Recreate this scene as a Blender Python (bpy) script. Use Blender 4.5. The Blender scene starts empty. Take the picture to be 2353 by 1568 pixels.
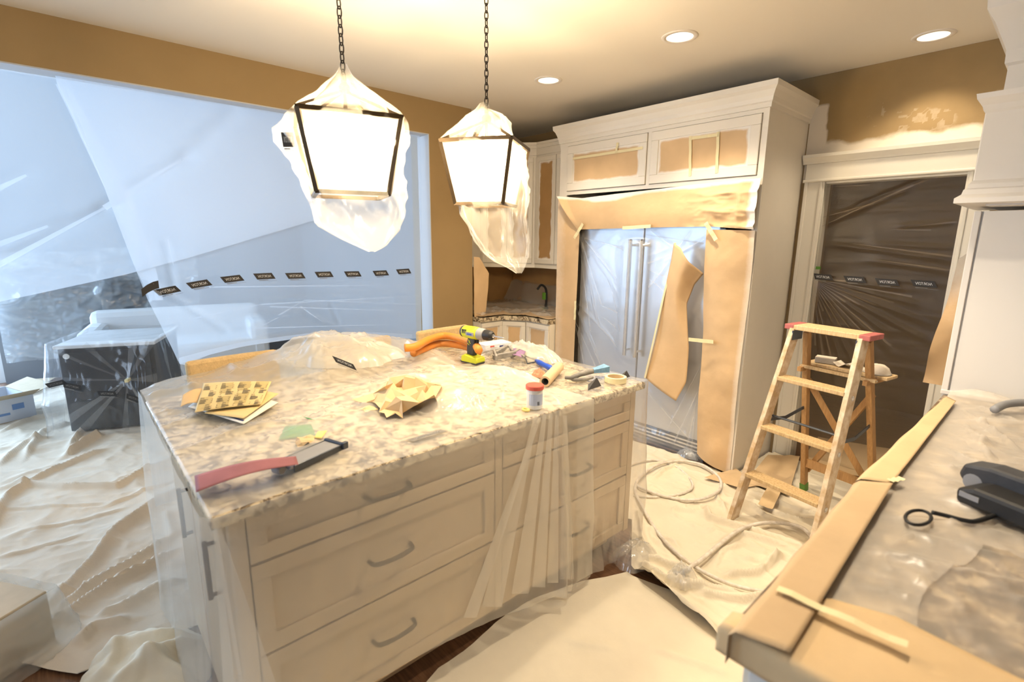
import bpy, bmesh, math, random
import numpy as np
from mathutils import Matrix, Vector

random.seed(7)
SC = bpy.context.scene
COL = SC.collection

# ------------------------------------------------------------------ camera
IW, IH, FPX = 2353.0, 1568.0, 1147.608
YAW, PITCH, ROLL, CAMH = 0.8396044, -0.2007527, 0.0093732, 1.635
_cy, _sy, _cp, _sp = math.cos(YAW), math.sin(YAW), math.cos(PITCH), math.sin(PITCH)
CF = np.array([-_sy*_cp, _cy*_cp, _sp]); _r = np.array([_cy, _sy, 0.0]); _u = np.cross(_r, CF)
CR = math.cos(ROLL)*_r + math.sin(ROLL)*_u
CU = -math.sin(ROLL)*_r + math.cos(ROLL)*_u
CC = np.array([0.0, 0.0, CAMH])
cam = bpy.data.cameras.new('camera')
cam.sensor_width = 36.0; cam.sensor_fit = 'HORIZONTAL'; cam.lens = FPX/IW*36.0
cam.clip_start = 0.02; cam.clip_end = 100
cam.dof.use_dof = True; cam.dof.focus_distance = 3.1; cam.dof.aperture_fstop = 2.2
camo = bpy.data.objects.new('camera', cam); COL.objects.link(camo)
M = Matrix.Identity(4)
for i in range(3):
    M[i][0] = CR[i]; M[i][1] = CU[i]; M[i][2] = -CF[i]; M[i][3] = CC[i]
camo.matrix_world = M
SC.camera = camo

# ------------------------------------------------------------------ world, exposure, daylight
SC.view_settings.view_transform = 'Standard'
try: SC.view_settings.look = 'None'
except Exception: pass
SC.view_settings.gamma = 1.0
SC.view_settings.use_curve_mapping = False
SC.view_settings.exposure = 0.5
SC.cycles.transparent_max_bounces = 10
SC.cycles.max_bounces = 5
SC.cycles.diffuse_bounces = 3
SC.cycles.glossy_bounces = 2
SC.cycles.transmission_bounces = 3
SC.cycles.sample_clamp_indirect = 6.0
wd = bpy.data.worlds.new('sky'); SC.world = wd; wd.use_nodes = True
bg = wd.node_tree.nodes['Background']
bg.inputs[0].default_value = (0.62, 0.80, 1.0, 1); bg.inputs[1].default_value = 1.0

CEIL = 2.743
def area_light(name, loc, rot, sx, sy, energy, color):
    l = bpy.data.lights.new(name, 'AREA'); l.shape = 'RECTANGLE'; l.size = sx; l.size_y = sy
    l.energy = energy; l.color = color
    o = bpy.data.objects.new(name, l); COL.objects.link(o); o.location = loc; o.rotation_euler = rot
    return o
# daylight entering by the glazed wall of the sitting room and by the window behind the cook
area_light('daylight_patio', (-8.02, -1.85, 1.95), (0, -math.pi/2, 0), 3.7, 2.5, 330, (0.50, 0.72, 1.0))
area_light('daylight_side', (-6.0, -4.0, 1.8), (math.pi/2, 0, 0), 2.6, 2.6, 150, (0.50, 0.72, 1.0))
area_light('daylight_sink', (-0.4, -3.1, 1.6), (math.pi/2, 0, 0), 1.4, 1.2, 26, (0.62, 0.78, 1.0))

# ------------------------------------------------------------------ pixel helpers (photo pixel -> point on a known surface)
def ray(px, py):
    d = (px-IW/2)*CR - (py-IH/2)*CU + FPX*CF
    return d/np.linalg.norm(d)
def onz(px, py, z=0.0):
    d = ray(px, py); return CC + d*((z-CAMH)/d[2])
def onx(px, py, x):
    d = ray(px, py); return CC + d*(x/d[0])
def ony(px, py, y):
    d = ray(px, py); return CC + d*(y/d[1])
def onplane(px, py, p0, n):
    d = ray(px, py); p0 = np.array(p0); n = np.array(n)
    return CC + d*(np.dot(p0-CC, n)/np.dot(d, n))

# ------------------------------------------------------------------ noise
def _hash(ix, iy, seed):
    n = (ix.astype(np.int64)*374761393 + iy.astype(np.int64)*668265263 + seed*1442695041) & 0x7fffffff
    n = ((n ^ (n >> 13))*1274126177) & 0x7fffffff
    n = n ^ (n >> 16)
    return (n & 0xffff)/65535.0
def vnoise(x, y, seed=0):
    x = np.asarray(x, float); y = np.asarray(y, float)
    ix = np.floor(x); iy = np.floor(y); fx = x-ix; fy = y-iy
    fx = fx*fx*fx*(fx*(fx*6-15)+10); fy = fy*fy*fy*(fy*(fy*6-15)+10)
    a = _hash(ix, iy, seed); b = _hash(ix+1, iy, seed); c = _hash(ix, iy+1, seed); d = _hash(ix+1, iy+1, seed)
    return (a*(1-fx)+b*fx)*(1-fy) + (c*(1-fx)+d*fx)*fy
def fbm(x, y, seed=0, oct=4):
    s = 0; a = 0.5; t = 0
    for i in range(oct):
        s = s + a*vnoise(x*(2**i)+i*17.3, y*(2**i)-i*9.1, seed+i); t += a; a *= 0.5
    return s/t
def ridged(x, y, seed=0, oct=3):
    s = 0; a = 0.5; t = 0
    for i in range(oct):
        n = 1-np.abs(2*vnoise(x*(2**i)+i*7.7, y*(2**i)+i*3.3, seed+i)-1)
        s = s + a*n*n; t += a; a *= 0.5
    return s/t
def sstep(a, b, x):
    t = np.clip((np.asarray(x, float)-a)/(b-a), 0, 1); return t*t*(3-2*t)
def segd(X, Y, pts):
    best = np.full(np.shape(X), 1e9); side = np.zeros(np.shape(X)); par = np.zeros(np.shape(X))
    n = len(pts)-1
    for i in range(n):
        ax, ay = pts[i][0], pts[i][1]; bx, by = pts[i+1][0], pts[i+1][1]
        dx, dy = bx-ax, by-ay; L = dx*dx+dy*dy+1e-12
        t = np.clip(((X-ax)*dx+(Y-ay)*dy)/L, 0, 1)
        qx, qy = X-(ax+t*dx), Y-(ay+t*dy); d = np.hypot(qx, qy)
        m = d < best
        side = np.where(m, np.sign(dx*qy-dy*qx), side); par = np.where(m, (i+t)/n, par); best = np.where(m, d, best)
    return best, side, par
def ridge(X, Y, pts, h, w, taper=True):
    d, s, p = segd(X, Y, pts)
    k = np.exp(-(d/w)**2)
    if taper: k = k*np.clip(np.minimum(p, 1-p)*6+0.15, 0, 1)
    return h*k
def fold(X, Y, pts, h, w):
    """cloth fold: one gentle flank, one steep flank"""
    d, s, p = segd(X, Y, pts)
    ww = np.where(s > 0, w*1.15, w*0.42)
    k = np.exp(-(d/ww)**1.6)*np.clip(np.minimum(p, 1-p)*6+0.15, 0, 1)
    return 1.15*h*k
def catmull(pts, n=8, closed=False):
    P = [np.array(p, float) for p in pts]; out = []
    m = len(P)
    for i in range(m if closed else m-1):
        if closed: p0, p1, p2, p3 = P[(i-1) % m], P[i], P[(i+1) % m], P[(i+2) % m]
        else: p0, p1, p2, p3 = P[max(i-1, 0)], P[i], P[i+1], P[min(i+2, m-1)]
        for k in range(n):
            t = k/n
            out.append(0.5*((2*p1)+(-p0+p2)*t+(2*p0-5*p1+4*p2-p3)*t*t+(-p0+3*p1-3*p2+p3)*t**3))
    if not closed: out.append(P[-1])
    return out

# ------------------------------------------------------------------ materials
MATS = {}
def nodes_of(name):
    m = bpy.data.materials.new(name); m.use_nodes = True
    nt = m.node_tree; nt.nodes.clear()
    out = nt.nodes.new('ShaderNodeOutputMaterial')
    MATS[name] = m
    return m, nt, out
def tex_noise(nt, scale, detail=3, rough=0.5, vec=None, dist=0.0):
    if vec is None:
        tc = nt.nodes.new('ShaderNodeTexCoord'); vec = tc.outputs['Object']
    n = nt.nodes.new('ShaderNodeTexNoise'); n.inputs['Scale'].default_value = scale
    n.inputs['Detail'].default_value = detail; n.inputs['Roughness'].default_value = rough
    n.inputs['Distortion'].default_value = dist
    nt.links.new(vec, n.inputs['Vector']); return n
def ramp(nt, fac, stops):
    r = nt.nodes.new('ShaderNodeValToRGB'); e = r.color_ramp.elements
    while len(e) < len(stops): e.new(0.5)
    for i, (p, c) in enumerate(stops): e[i].position = p; e[i].color = (*c, 1)
    nt.links.new(fac, r.inputs['Fac']); return r
def pbr(name, col, rough=0.6, metal=0.0, var=0.0, vscale=8.0, bump=0.0, bscale=60.0, spec=0.4, col2=None, stretch=None, coat=0.0):
    m, nt, out = nodes_of(name)
    b = nt.nodes.new('ShaderNodeBsdfPrincipled'); nt.links.new(b.outputs[0], out.inputs[0])
    b.inputs['Roughness'].default_value = rough; b.inputs['Metallic'].default_value = metal
    b.inputs['Specular IOR Level'].default_value = spec
    b.inputs['Base Color'].default_value = (*col, 1)
    vec = None
    if stretch:
        tc = nt.nodes.new('ShaderNodeTexCoord'); mp = nt.nodes.new('ShaderNodeMapping')
        mp.inputs['Scale'].default_value = stretch; nt.links.new(tc.outputs['Object'], mp.inputs['Vector']); vec = mp.outputs[0]
    if var > 0 or col2 is not None:
        n = tex_noise(nt, vscale, 4, 0.6, vec)
        c2 = col2 if col2 is not None else tuple(max(0, c*(1-var)) for c in col)
        r = ramp(nt, n.outputs['Fac'], [(0.35, c2), (0.65, col)])
        nt.links.new(r.outputs[0], b.inputs['Base Color'])
    if bump > 0:
        n2 = tex_noise(nt, bscale, 3, 0.6, vec)
        bm = nt.nodes.new('ShaderNodeBump'); bm.inputs['Strength'].default_value = bump; bm.inputs['Distance'].default_value = 0.01
        nt.links.new(n2.outputs['Fac'], bm.inputs['Height']); nt.links.new(bm.outputs[0], b.inputs['Normal'])
    return m
def film(name, haze=0.4, col=(0.93, 0.93, 0.92), gloss=0.35, rough=0.22, bump=0.0, bscale=12.0, trans=0.6, stretch=None, haze_var=0.0):
    """thin plastic film: clear part, milky part, shiny skin"""
    m, nt, out = nodes_of(name)
    tr = nt.nodes.new('ShaderNodeBsdfTransparent'); tr.inputs[0].default_value = (0.97, 0.97, 0.97, 1)
    df = nt.nodes.new('ShaderNodeBsdfDiffuse'); df.inputs[0].default_value = (*col, 1)
    tl = nt.nodes.new('ShaderNodeBsdfTranslucent'); tl.inputs[0].default_value = (*col, 1)
    gl = nt.nodes.new('ShaderNodeBsdfGlossy'); gl.inputs['Roughness'].default_value = rough; gl.inputs[0].default_value = (1, 1, 1, 1)
    m1 = nt.nodes.new('ShaderNodeMixShader'); m1.inputs[0].default_value = trans
    nt.links.new(df.outputs[0], m1.inputs[1]); nt.links.new(tl.outputs[0], m1.inputs[2])
    m2 = nt.nodes.new('ShaderNodeMixShader'); m2.inputs[0].default_value = haze
    nt.links.new(tr.outputs[0], m2.inputs[1]); nt.links.new(m1.outputs[0], m2.inputs[2])
    fr = nt.nodes.new('ShaderNodeLayerWeight')            # reflectance of the two skins: the same from either side
    pw = nt.nodes.new('ShaderNodeMath'); pw.operation = 'POWER'; pw.inputs[1].default_value = 4.0
    nt.links.new(fr.outputs['Facing'], pw.inputs[0])
    mu = nt.nodes.new('ShaderNodeMath'); mu.operation = 'MULTIPLY_ADD'; mu.inputs[1].default_value = 0.8*gloss; mu.inputs[2].default_value = 0.10*gloss
    nt.links.new(pw.outputs[0], mu.inputs[0])
    m3 = nt.nodes.new('ShaderNodeMixShader'); nt.links.new(mu.outputs[0], m3.inputs[0])
    nt.links.new(m2.outputs[0], m3.inputs[1]); nt.links.new(gl.outputs[0], m3.inputs[2])
    nt.links.new(m3.outputs[0], out.inputs[0])
    vec = None
    if stretch:
        tc = nt.nodes.new('ShaderNodeTexCoord'); mp = nt.nodes.new('ShaderNodeMapping')
        mp.inputs['Scale'].default_value = stretch; nt.links.new(tc.outputs['Object'], mp.inputs['Vector']); vec = mp.outputs[0]
    if haze_var > 0:
        n0 = tex_noise(nt, bscale*0.6, 3, 0.55, vec, 0.6)
        mr = nt.nodes.new('ShaderNodeMapRange'); mr.inputs[1].default_value = 0.3; mr.inputs[2].default_value = 0.7
        mr.inputs[3].default_value = haze-haze_var; mr.inputs[4].default_value = haze+haze_var
        nt.links.new(n0.outputs['Fac'], mr.inputs[0]); nt.links.new(mr.outputs[0], m2.inputs[0])
    if bump > 0:
        n2 = tex_noise(nt, bscale, 2, 0.6, vec, 0.5)
        bm = nt.nodes.new('ShaderNodeBump'); bm.inputs['Strength'].default_value = bump; bm.inputs['Distance'].default_value = 0.03
        nt.links.new(n2.outputs['Fac'], bm.inputs['Height'])
        for s in (df, tl, gl): nt.links.new(bm.outputs[0], s.inputs['Normal'])
    return m
def sprayed(name, base, paint=(0.80, 0.76, 0.69), rough=0.75, scale=26.0):
    """masking paper (or wall) with paint oversprayed where the attribute 'spray' says"""
    m, nt, out = nodes_of(name)
    b = nt.nodes.new('ShaderNodeBsdfPrincipled'); b.inputs['Roughness'].default_value = rough
    b.inputs['Specular IOR Level'].default_value = 0.25
    nt.links.new(b.outputs[0], out.inputs[0])
    at = nt.nodes.new('ShaderNodeAttribute'); at.attribute_name = 'spray'
    n = tex_noise(nt, scale, 4, 0.7)
    ad = nt.nodes.new('ShaderNodeMath'); ad.operation = 'MULTIPLY_ADD'; ad.inputs[1].default_value = 0.25; ad.inputs[2].default_value = -0.125
    nt.links.new(n.outputs['Fac'], ad.inputs[0])
    sm = nt.nodes.new('ShaderNodeMath'); sm.operation = 'ADD'; sm.use_clamp = True
    nt.links.new(at.outputs['Fac'], sm.inputs[0]); nt.links.new(ad.outputs[0], sm.inputs[1])
    mr = nt.nodes.new('ShaderNodeMapRange'); mr.inputs[1].default_value = 0.2; mr.inputs[2].default_value = 0.8
    nt.links.new(sm.outputs[0], mr.inputs[0])
    n2 = tex_noise(nt, 5.0, 3)
    r = ramp(nt, n2.outputs['Fac'], [(0.3, tuple(c*0.86 for c in base)), (0.7, base)])
    mx = nt.nodes.new('ShaderNodeMixRGB'); nt.links.new(mr.outputs[0], mx.inputs[0])
    nt.links.new(r.outputs[0], mx.inputs[1]); mx.inputs[2].default_value = (*paint, 1)
    nt.links.new(mx.outputs[0], b.inputs['Base Color'])
    n3 = tex_noise(nt, 14.0, 4)
    bm = nt.nodes.new('ShaderNodeBump'); bm.inputs['Strength'].default_value = 0.12; bm.inputs['Distance'].default_value = 0.02
    nt.links.new(n3.outputs['Fac'], bm.inputs['Height']); nt.links.new(bm.outputs[0], b.inputs['Normal'])
    return m

pbr('wall_tan', (0.33, 0.225, 0.105), 0.75, var=0.06, vscale=3, bump=0.05, bscale=220)
pbr('ceiling_white', (0.74, 0.68, 0.58), 0.85, bump=0.04, bscale=300)
pbr('room_grey', (0.26, 0.27, 0.29), 0.8, var=0.05, vscale=2)
pbr('reveal_grey', (0.50, 0.52, 0.55), 0.7)
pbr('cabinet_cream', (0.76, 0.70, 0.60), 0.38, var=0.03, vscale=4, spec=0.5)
pbr('hood_white', (0.74, 0.71, 0.67), 0.40, spec=0.5)
pbr('trim_cream', (0.78, 0.73, 0.62), 0.42, spec=0.5)
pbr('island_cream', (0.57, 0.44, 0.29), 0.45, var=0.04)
pbr('wood_floor', (0.20, 0.10, 0.05), 0.35, col2=(0.11, 0.05, 0.025), vscale=6, stretch=(1, 12, 1), spec=0.5)
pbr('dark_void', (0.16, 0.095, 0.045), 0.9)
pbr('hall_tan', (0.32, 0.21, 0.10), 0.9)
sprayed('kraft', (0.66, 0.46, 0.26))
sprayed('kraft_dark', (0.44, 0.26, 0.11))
sprayed('wall_sprayed', (0.33, 0.225, 0.105), (0.72, 0.64, 0.52))
pbr('kraft_plain', (0.60, 0.43, 0.25), 0.75, var=0.1, vscale=6, bump=0.1, bscale=20)
pbr('kraft_gold', (0.69, 0.50, 0.28), 0.7, var=0.1, vscale=6, bump=0.1, bscale=20)
pbr('tape', (0.78, 0.68, 0.40), 0.6, var=0.05)
pbr('canvas', (0.66, 0.57, 0.46), 0.95, var=0.07, vscale=5, bump=0.10, bscale=120, spec=0.1)
pbr('canvas_cream', (0.74, 0.66, 0.52), 0.95, var=0.07, vscale=4, bump=0.10, bscale=120, spec=0.1)
pbr('white_fabric', (0.75, 0.76, 0.78), 0.9, bump=0.1, bscale=60)
pbr('black_iron', (0.025, 0.018, 0.014), 0.5, metal=0.6)
pbr('lantern_bronze', (0.10, 0.07, 0.04), 0.45, metal=0.8)
pbr('steel', (0.60, 0.62, 0.66), 0.32, metal=1.0, bump=0.03, bscale=90, stretch=(40, 40, 1))
pbr('steel_bright', (0.75, 0.76, 0.78), 0.25, metal=1.0)
pbr('steel_dark', (0.09, 0.10, 0.12), 0.35, metal=0.7)
pbr('handle_bronze', (0.05, 0.04, 0.03), 0.4, metal=0.7)
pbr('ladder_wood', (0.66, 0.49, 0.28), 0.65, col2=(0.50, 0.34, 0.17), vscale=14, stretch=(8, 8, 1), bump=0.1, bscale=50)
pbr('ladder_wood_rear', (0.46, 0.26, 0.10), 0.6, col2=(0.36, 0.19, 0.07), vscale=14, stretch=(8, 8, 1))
pbr('ladder_paint', (0.74, 0.63, 0.49), 0.75, col2=(0.52, 0.36, 0.20), vscale=18, bump=0.2, bscale=40)
pbr('red_paint', (0.45, 0.13, 0.12), 0.6, var=0.2, vscale=30)
pbr('green_tape', (0.12, 0.25, 0.04), 0.6)
pbr('hose_white', (0.76, 0.71, 0.63), 0.55, col2=(0.58, 0.51, 0.43), vscale=25, bump=0.2, bscale=80)
pbr('orange_hose', (0.78, 0.27, 0.03), 0.5, col2=(0.62, 0.25, 0.06), vscale=9)
pbr('lime', (0.55, 0.60, 0.03), 0.4)
pbr('lime_dark', (0.35, 0.40, 0.03), 0.45)
pbr('tool_dark', (0.05, 0.05, 0.055), 0.5, var=0.25, vscale=30)
pbr('tool_black', (0.018, 0.017, 0.017), 0.5, var=0.3, vscale=20)
pbr('tool_grey', (0.30, 0.30, 0.31), 0.5, var=0.1)
pbr('tool_blue', (0.02, 0.07, 0.42), 0.4)
pbr('brush_blue', (0.20, 0.38, 0.58), 0.6, var=0.3, vscale=60)
pbr('dusty_grey', (0.16, 0.15, 0.14), 0.8, col2=(0.30, 0.28, 0.25), vscale=14)
pbr('sandpaper_yellow', (0.70, 0.54, 0.26), 0.75, var=0.06, vscale=8)
pbr('sandpaper_block', (0.52, 0.40, 0.17), 0.75, var=0.1, vscale=40)
pbr('ink', (0.05, 0.045, 0.04), 0.7)
pbr('print_white', (0.72, 0.74, 0.76), 0.6)
pbr('label_black', (0.035, 0.032, 0.032), 0.6)
pbr('pink_grit', (0.33, 0.125, 0.135), 0.85, var=0.15, vscale=14)
pbr('purple_grit', (0.22, 0.13, 0.24), 0.85)
pbr('red_lid', (0.72, 0.12, 0.08), 0.45)
pbr('white_plastic', (0.78, 0.77, 0.75), 0.4)
pbr('label_blue', (0.50, 0.56, 0.72), 0.5)
pbr('green_plastic', (0.02, 0.25, 0.05), 0.5)
pbr('paper_white', (0.78, 0.75, 0.69), 0.7, var=0.05)
pbr('paper_yellow', (0.82, 0.66, 0.22), 0.7)
pbr('orange_scrap', (0.70, 0.26, 0.14), 0.6, var=0.3, vscale=30)
pbr('navy_print', (0.03, 0.04, 0.16), 0.6)
pbr('red_print', (0.5, 0.06, 0.05), 0.6)
pbr('cardboard', (0.50, 0.40, 0.27), 0.8, var=0.1)
pbr('carton_white', (0.62, 0.66, 0.74), 0.6)
pbr('carton_blue', (0.18, 0.30, 0.55), 0.6)
pbr('black_panel', (0.022, 0.022, 0.026), 0.45)
pbr('stool_tan', (0.62, 0.44, 0.22), 0.85, var=0.15, vscale=60, bump=0.3, bscale=120)
pbr('sponge', (0.42, 0.38, 0.32), 0.9, bump=0.3, bscale=150)
pbr('mask_cream', (0.66, 0.58, 0.47), 0.8, bump=0.1, bscale=90)
pbr('bulb_frost', (0.9, 0.88, 0.8), 0.5)
pbr('reflector', (0.80, 0.78, 0.74), 0.3)
pbr('can_trim', (0.72, 0.66, 0.58), 0.5)
pbr('leaf', (0.10, 0.25, 0.03), 0.6)
pbr('window_white', (0.8, 0.8, 0.8), 0.5)

m, nt, out = nodes_of('granite')
b = nt.nodes.new('ShaderNodeBsdfPrincipled'); b.inputs['Roughness'].default_value = 0.25; nt.links.new(b.outputs[0], out.inputs[0])
n = tex_noise(nt, 26, 6, 0.72, dist=0.6)
r = ramp(nt, n.outputs['Fac'], [(0.33, (0.02, 0.015, 0.012)), (0.44, (0.18, 0.13, 0.08)), (0.53, (0.62, 0.52, 0.36)), (0.74, (0.80, 0.70, 0.50))])
nt.links.new(r.outputs[0], b.inputs['Base Color'])
m, nt, out = nodes_of('granite_dark')
b = nt.nodes.new('ShaderNodeBsdfPrincipled'); b.inputs['Roughness'].default_value = 0.3; nt.links.new(b.outputs[0], out.inputs[0])
n = tex_noise(nt, 12, 5, 0.65, dist=0.4)
r = ramp(nt, n.outputs['Fac'], [(0.36, (0.035, 0.024, 0.016)), (0.50, (0.17, 0.11, 0.065)), (0.62, (0.60, 0.47, 0.30))])
nt.links.new(r.outputs[0], b.inputs['Base Color'])

film('film_bag', 0.085, (0.97, 0.92, 0.80), 0.30, 0.25, trans=0.75)
film('film_island', 0.31, (0.96, 0.92, 0.84), 0.45, 0.25, trans=0.25)
film('film_clear', 0.20, (0.95, 0.93, 0.89), 0.9, 0.2, trans=0.35)
film('film_curtain', 0.46, (0.82, 0.86, 0.92), 0.08, 0.4, trans=0.7)
film('film_door', 0.10, (0.80, 0.58, 0.36), 0.30, 0.38, trans=0.2)
film('film_fridge', 0.24, (0.94, 0.94, 0.96), 0.5, 0.2, trans=0.35)
film('film_counter', 0.30, (0.95, 0.87, 0.76), 0.35, 0.35, trans=0.2)
film('film_cabinet', 0.07, (0.92, 0.94, 0.97), 0.5, 0.15, trans=0.35)
film('film_wall', 0.32, (0.85, 0.90, 0.95), 1.0, 0.18, trans=0.4)

m, nt, out = nodes_of('lantern_glass')
tr = nt.nodes.new('ShaderNodeBsdfTransparent'); tl = nt.nodes.new('ShaderNodeBsdfTranslucent'); tl.inputs[0].default_value = (0.95, 0.92, 0.85, 1)
mx = nt.nodes.new('ShaderNodeMixShader'); mx.inputs[0].default_value = 0.10
nt.links.new(tr.outputs[0], mx.inputs[1]); nt.links.new(tl.outputs[0], mx.inputs[2]); nt.links.new(mx.outputs[0], out.inputs[0])
def emis(name, col, s):
    m, nt, out = nodes_of(name); e = nt.nodes.new('ShaderNodeEmission')
    e.inputs[0].default_value = (*col, 1); e.inputs[1].default_value = s; nt.links.new(e.outputs[0], out.inputs[0])
emis('bulb_glow', (1.0, 0.78, 0.45), 40.0)
emis('can_glow', (1.0, 0.94, 0.84), 6.0)
m, nt, out = nodes_of('window_glass')
tr = nt.nodes.new('ShaderNodeBsdfTransparent'); gl = nt.nodes.new('ShaderNodeBsdfGlossy'); gl.inputs['Roughness'].default_value = 0.03
mx = nt.nodes.new('ShaderNodeMixShader'); mx.inputs[0].default_value = 0.06
nt.links.new(tr.outputs[0], mx.inputs[1]); nt.links.new(gl.outputs[0], mx.inputs[2]); nt.links.new(mx.outputs[0], out.inputs[0])

# ------------------------------------------------------------------ objects
def tag(o, label=None, cat=None, group=None, kind=None):
    if label: o['label'] = label
    if cat: o['category'] = cat
    if group: o['group'] = group
    if kind: o['kind'] = kind
    return o
def thing(name, label, cat, loc=(0, 0, 0), rz=0.0, group=None, rot=None):
    o = bpy.data.objects.new(name, None); COL.objects.link(o)
    o.empty_display_size = 0.05
    o.location = loc; o.rotation_euler = rot if rot else (0, 0, rz)
    return tag(o, label, cat, group)
def frame_of(o):
    return Matrix.Translation(o.location) @ o.rotation_euler.to_matrix().to_4x4()
def mesh_obj(name, V, F, mat, parent=None, world=False, smooth=False, bevel=0.0, solid=0.0, attr=None, sub=0):
    me = bpy.data.meshes.new(name); me.from_pydata([tuple(map(float, v)) for v in V], [], [tuple(int(i) for i in f) for f in F]); me.update()
    if smooth:
        me.polygons.foreach_set('use_smooth', [True]*len(me.polygons))
    me.materials.append(MATS[mat])
    if attr is not None:
        for k, a in attr.items():
            at = me.attributes.new(k, 'FLOAT', 'POINT'); at.data.foreach_set('value', np.asarray(a, float).ravel())
    o = bpy.data.objects.new(name, me); COL.objects.link(o)
    if parent is not None:
        o.parent = parent
        if world:
            P = parent; m = Matrix.Identity(4); chain = []
            while P is not None: chain.append(P); P = P.parent
            for p in reversed(chain): m = m @ p.matrix_parent_inverse @ frame_of(p) if p.parent else m @ frame_of(p)
            o.matrix_parent_inverse = m.inverted()
    if bevel > 0:
        b = o.modifiers.new('bevel', 'BEVEL'); b.width = bevel; b.segments = 2; b.limit_method = 'ANGLE'; b.angle_limit = 0.6
    if sub:
        b = o.modifiers.new('sub', 'SUBSURF'); b.levels = sub; b.render_levels = sub
    if solid > 0:
        b = o.modifiers.new('solid', 'SOLIDIFY'); b.thickness = solid; b.offset = 0
    return o
class MB:
    def __init__(s): s.v = []; s.f = []
    def add(s, V, F):
        k = len(s.v); s.v += [tuple(map(float, v)) for v in V]; s.f += [tuple(int(i)+k for i in f) for f in F]; return s
    def box(s, c, d, R=None):
        c = Vector(c); V = []
        for dx in (-.5, .5):
            for dy in (-.5, .5):
                for dz in (-.5, .5):
                    p = Vector((dx*d[0], dy*d[1], dz*d[2]))
                    if R is not None: p = R @ p
                    V.append(c+p)
        return s.add(V, [(0, 1, 3, 2), (4, 6, 7, 5), (0, 4, 5, 1), (2, 3, 7, 6), (0, 2, 6, 4), (1, 5, 7, 3)])
    def lim(s, x0, x1, y0, y1, z0, z1):
        return s.box(((x0+x1)/2, (y0+y1)/2, (z0+z1)/2), (abs(x1-x0), abs(y1-y0), abs(z1-z0)))
    def beam(s, a, b, w, t, up=(0, 0, 1)):
        a = Vector(a); b = Vector(b); d = (b-a); L = d.length; d.normalize()
        u = Vector(up); x = d.cross(u)
        if x.length < 1e-4: x = d.cross(Vector((1, 0, 0)))
        x.normalize(); y = x.cross(d)
        R = Matrix((x, d, y)).transposed()
        return s.box((a+b)/2, (w, L, t), R)
    def prism(s, poly, fn, d0, d1):
        n = len(poly); V = [fn(p[0], p[1], d0) for p in poly]+[fn(p[0], p[1], d1) for p in poly]
        F = [tuple(range(n))[::-1], tuple(range(n, 2*n))]+[(i, (i+1) % n, n+(i+1) % n, n+i) for i in range(n)]
        return s.add(V, F)
    def tube(s, path, r, n=8, closed=False, caps=True, ry=None):
        P = [Vector(p) for p in path]; m = len(P); V = []; F = []
        rr = r if hasattr(r, '__len__') else [r]*m
        prev = None
        for i in range(m):
            if closed: t = P[(i+1) % m]-P[(i-1) % m]
            else: t = P[min(i+1, m-1)]-P[max(i-1, 0)]
            t.normalize()
            if prev is None:
                up = Vector((0, 0, 1)) if abs(t.z) < 0.9 else Vector((1, 0, 0))
                x = t.cross(up); x.normalize()
            else:
                x = prev-t*prev.dot(t); x.normalize()
            prev = x; y = t.cross(x)
            for k in range(n):
                a = 2*math.pi*k/n; V.append(P[i]+x*math.cos(a)*rr[i]+y*math.sin(a)*rr[i])
        for i in range(m if closed else m-1):
            j = (i+1) % m
            for k in range(n): F.append((i*n+k, i*n+(k+1) % n, j*n+(k+1) % n, j*n+k))
        if caps and not closed:
            F.append(tuple(range(n))[::-1]); F.append(tuple((m-1)*n+k for k in range(n)))
        return s.add(V, F)
    def lathe(s, prof, R=None, c=(0, 0, 0), n=20, caps=True):
        V = []; F = []; m = len(prof); c = Vector(c)
        for (r, z) in prof:
            for k in range(n):
                a = 2*math.pi*k/n; p = Vector((r*math.cos(a), r*math.sin(a), z))
                if R is not None: p = R @ p
                V.append(c+p)
        for i in range(m-1):
            for k in range(n): F.append((i*n+k, i*n+(k+1) % n, (i+1)*n+(k+1) % n, (i+1)*n+k))
        if caps:
            F.append(tuple(range(n))[::-1]); F.append(tuple((m-1)*n+k for k in range(n)))
        return s.add(V, F)
    def grid(s, P):
        P = np.asarray(P); n, m = P.shape[:2]
        V = P.reshape(-1, 3); F = [(i*m+j, i*m+j+1, (i+1)*m+j+1, (i+1)*m+j) for i in range(n-1) for j in range(m-1)]
        return s.add(V, F)
    def build(s, name, mat, parent=None, **k):
        return mesh_obj(name, s.v, s.f, mat, parent, **k)
def grid_obj(name, P, mat, parent=None, attr=None, smooth=True, **k):
    P = np.asarray(P, float); n, m = P.shape[:2]
    i, j = np.meshgrid(np.arange(n-1), np.arange(m-1), indexing='ij')
    a = (i*m+j).ravel(); F = np.stack([a, a+1, a+m+1, a+m], 1)
    return mesh_obj(name, P.reshape(-1, 3), F.tolist(), mat, parent, smooth=smooth, attr=attr, **k)
def lerp_poly(pts, n):
    P = np.array([np.array(p, float) for p in pts]); d = np.r_[0, np.cumsum(np.linalg.norm(np.diff(P, axis=0), axis=1))]
    t = np.linspace(0, d[-1], n); return np.stack([np.interp(t, d, P[:, k]) for k in range(P.shape[1])], 1)
def coons(b, t, l, r, n, m):
    """b, t run left->right; l, r run bottom->top; result (n along l/r, m along b/t)"""
    b = lerp_poly(b, m); t = lerp_poly(t, m); l = lerp_poly(l, n); r = lerp_poly(r, n)
    u = np.linspace(0, 1, m)[None, :, None]; v = np.linspace(0, 1, n)[:, None, None]
    return (1-v)*b[None]+v*t[None]+(1-u)*l[:, None]+u*r[:, None] - ((1-u)*(1-v)*b[0]+u*(1-v)*b[-1]+(1-u)*v*t[0]+u*v*t[-1])
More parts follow.
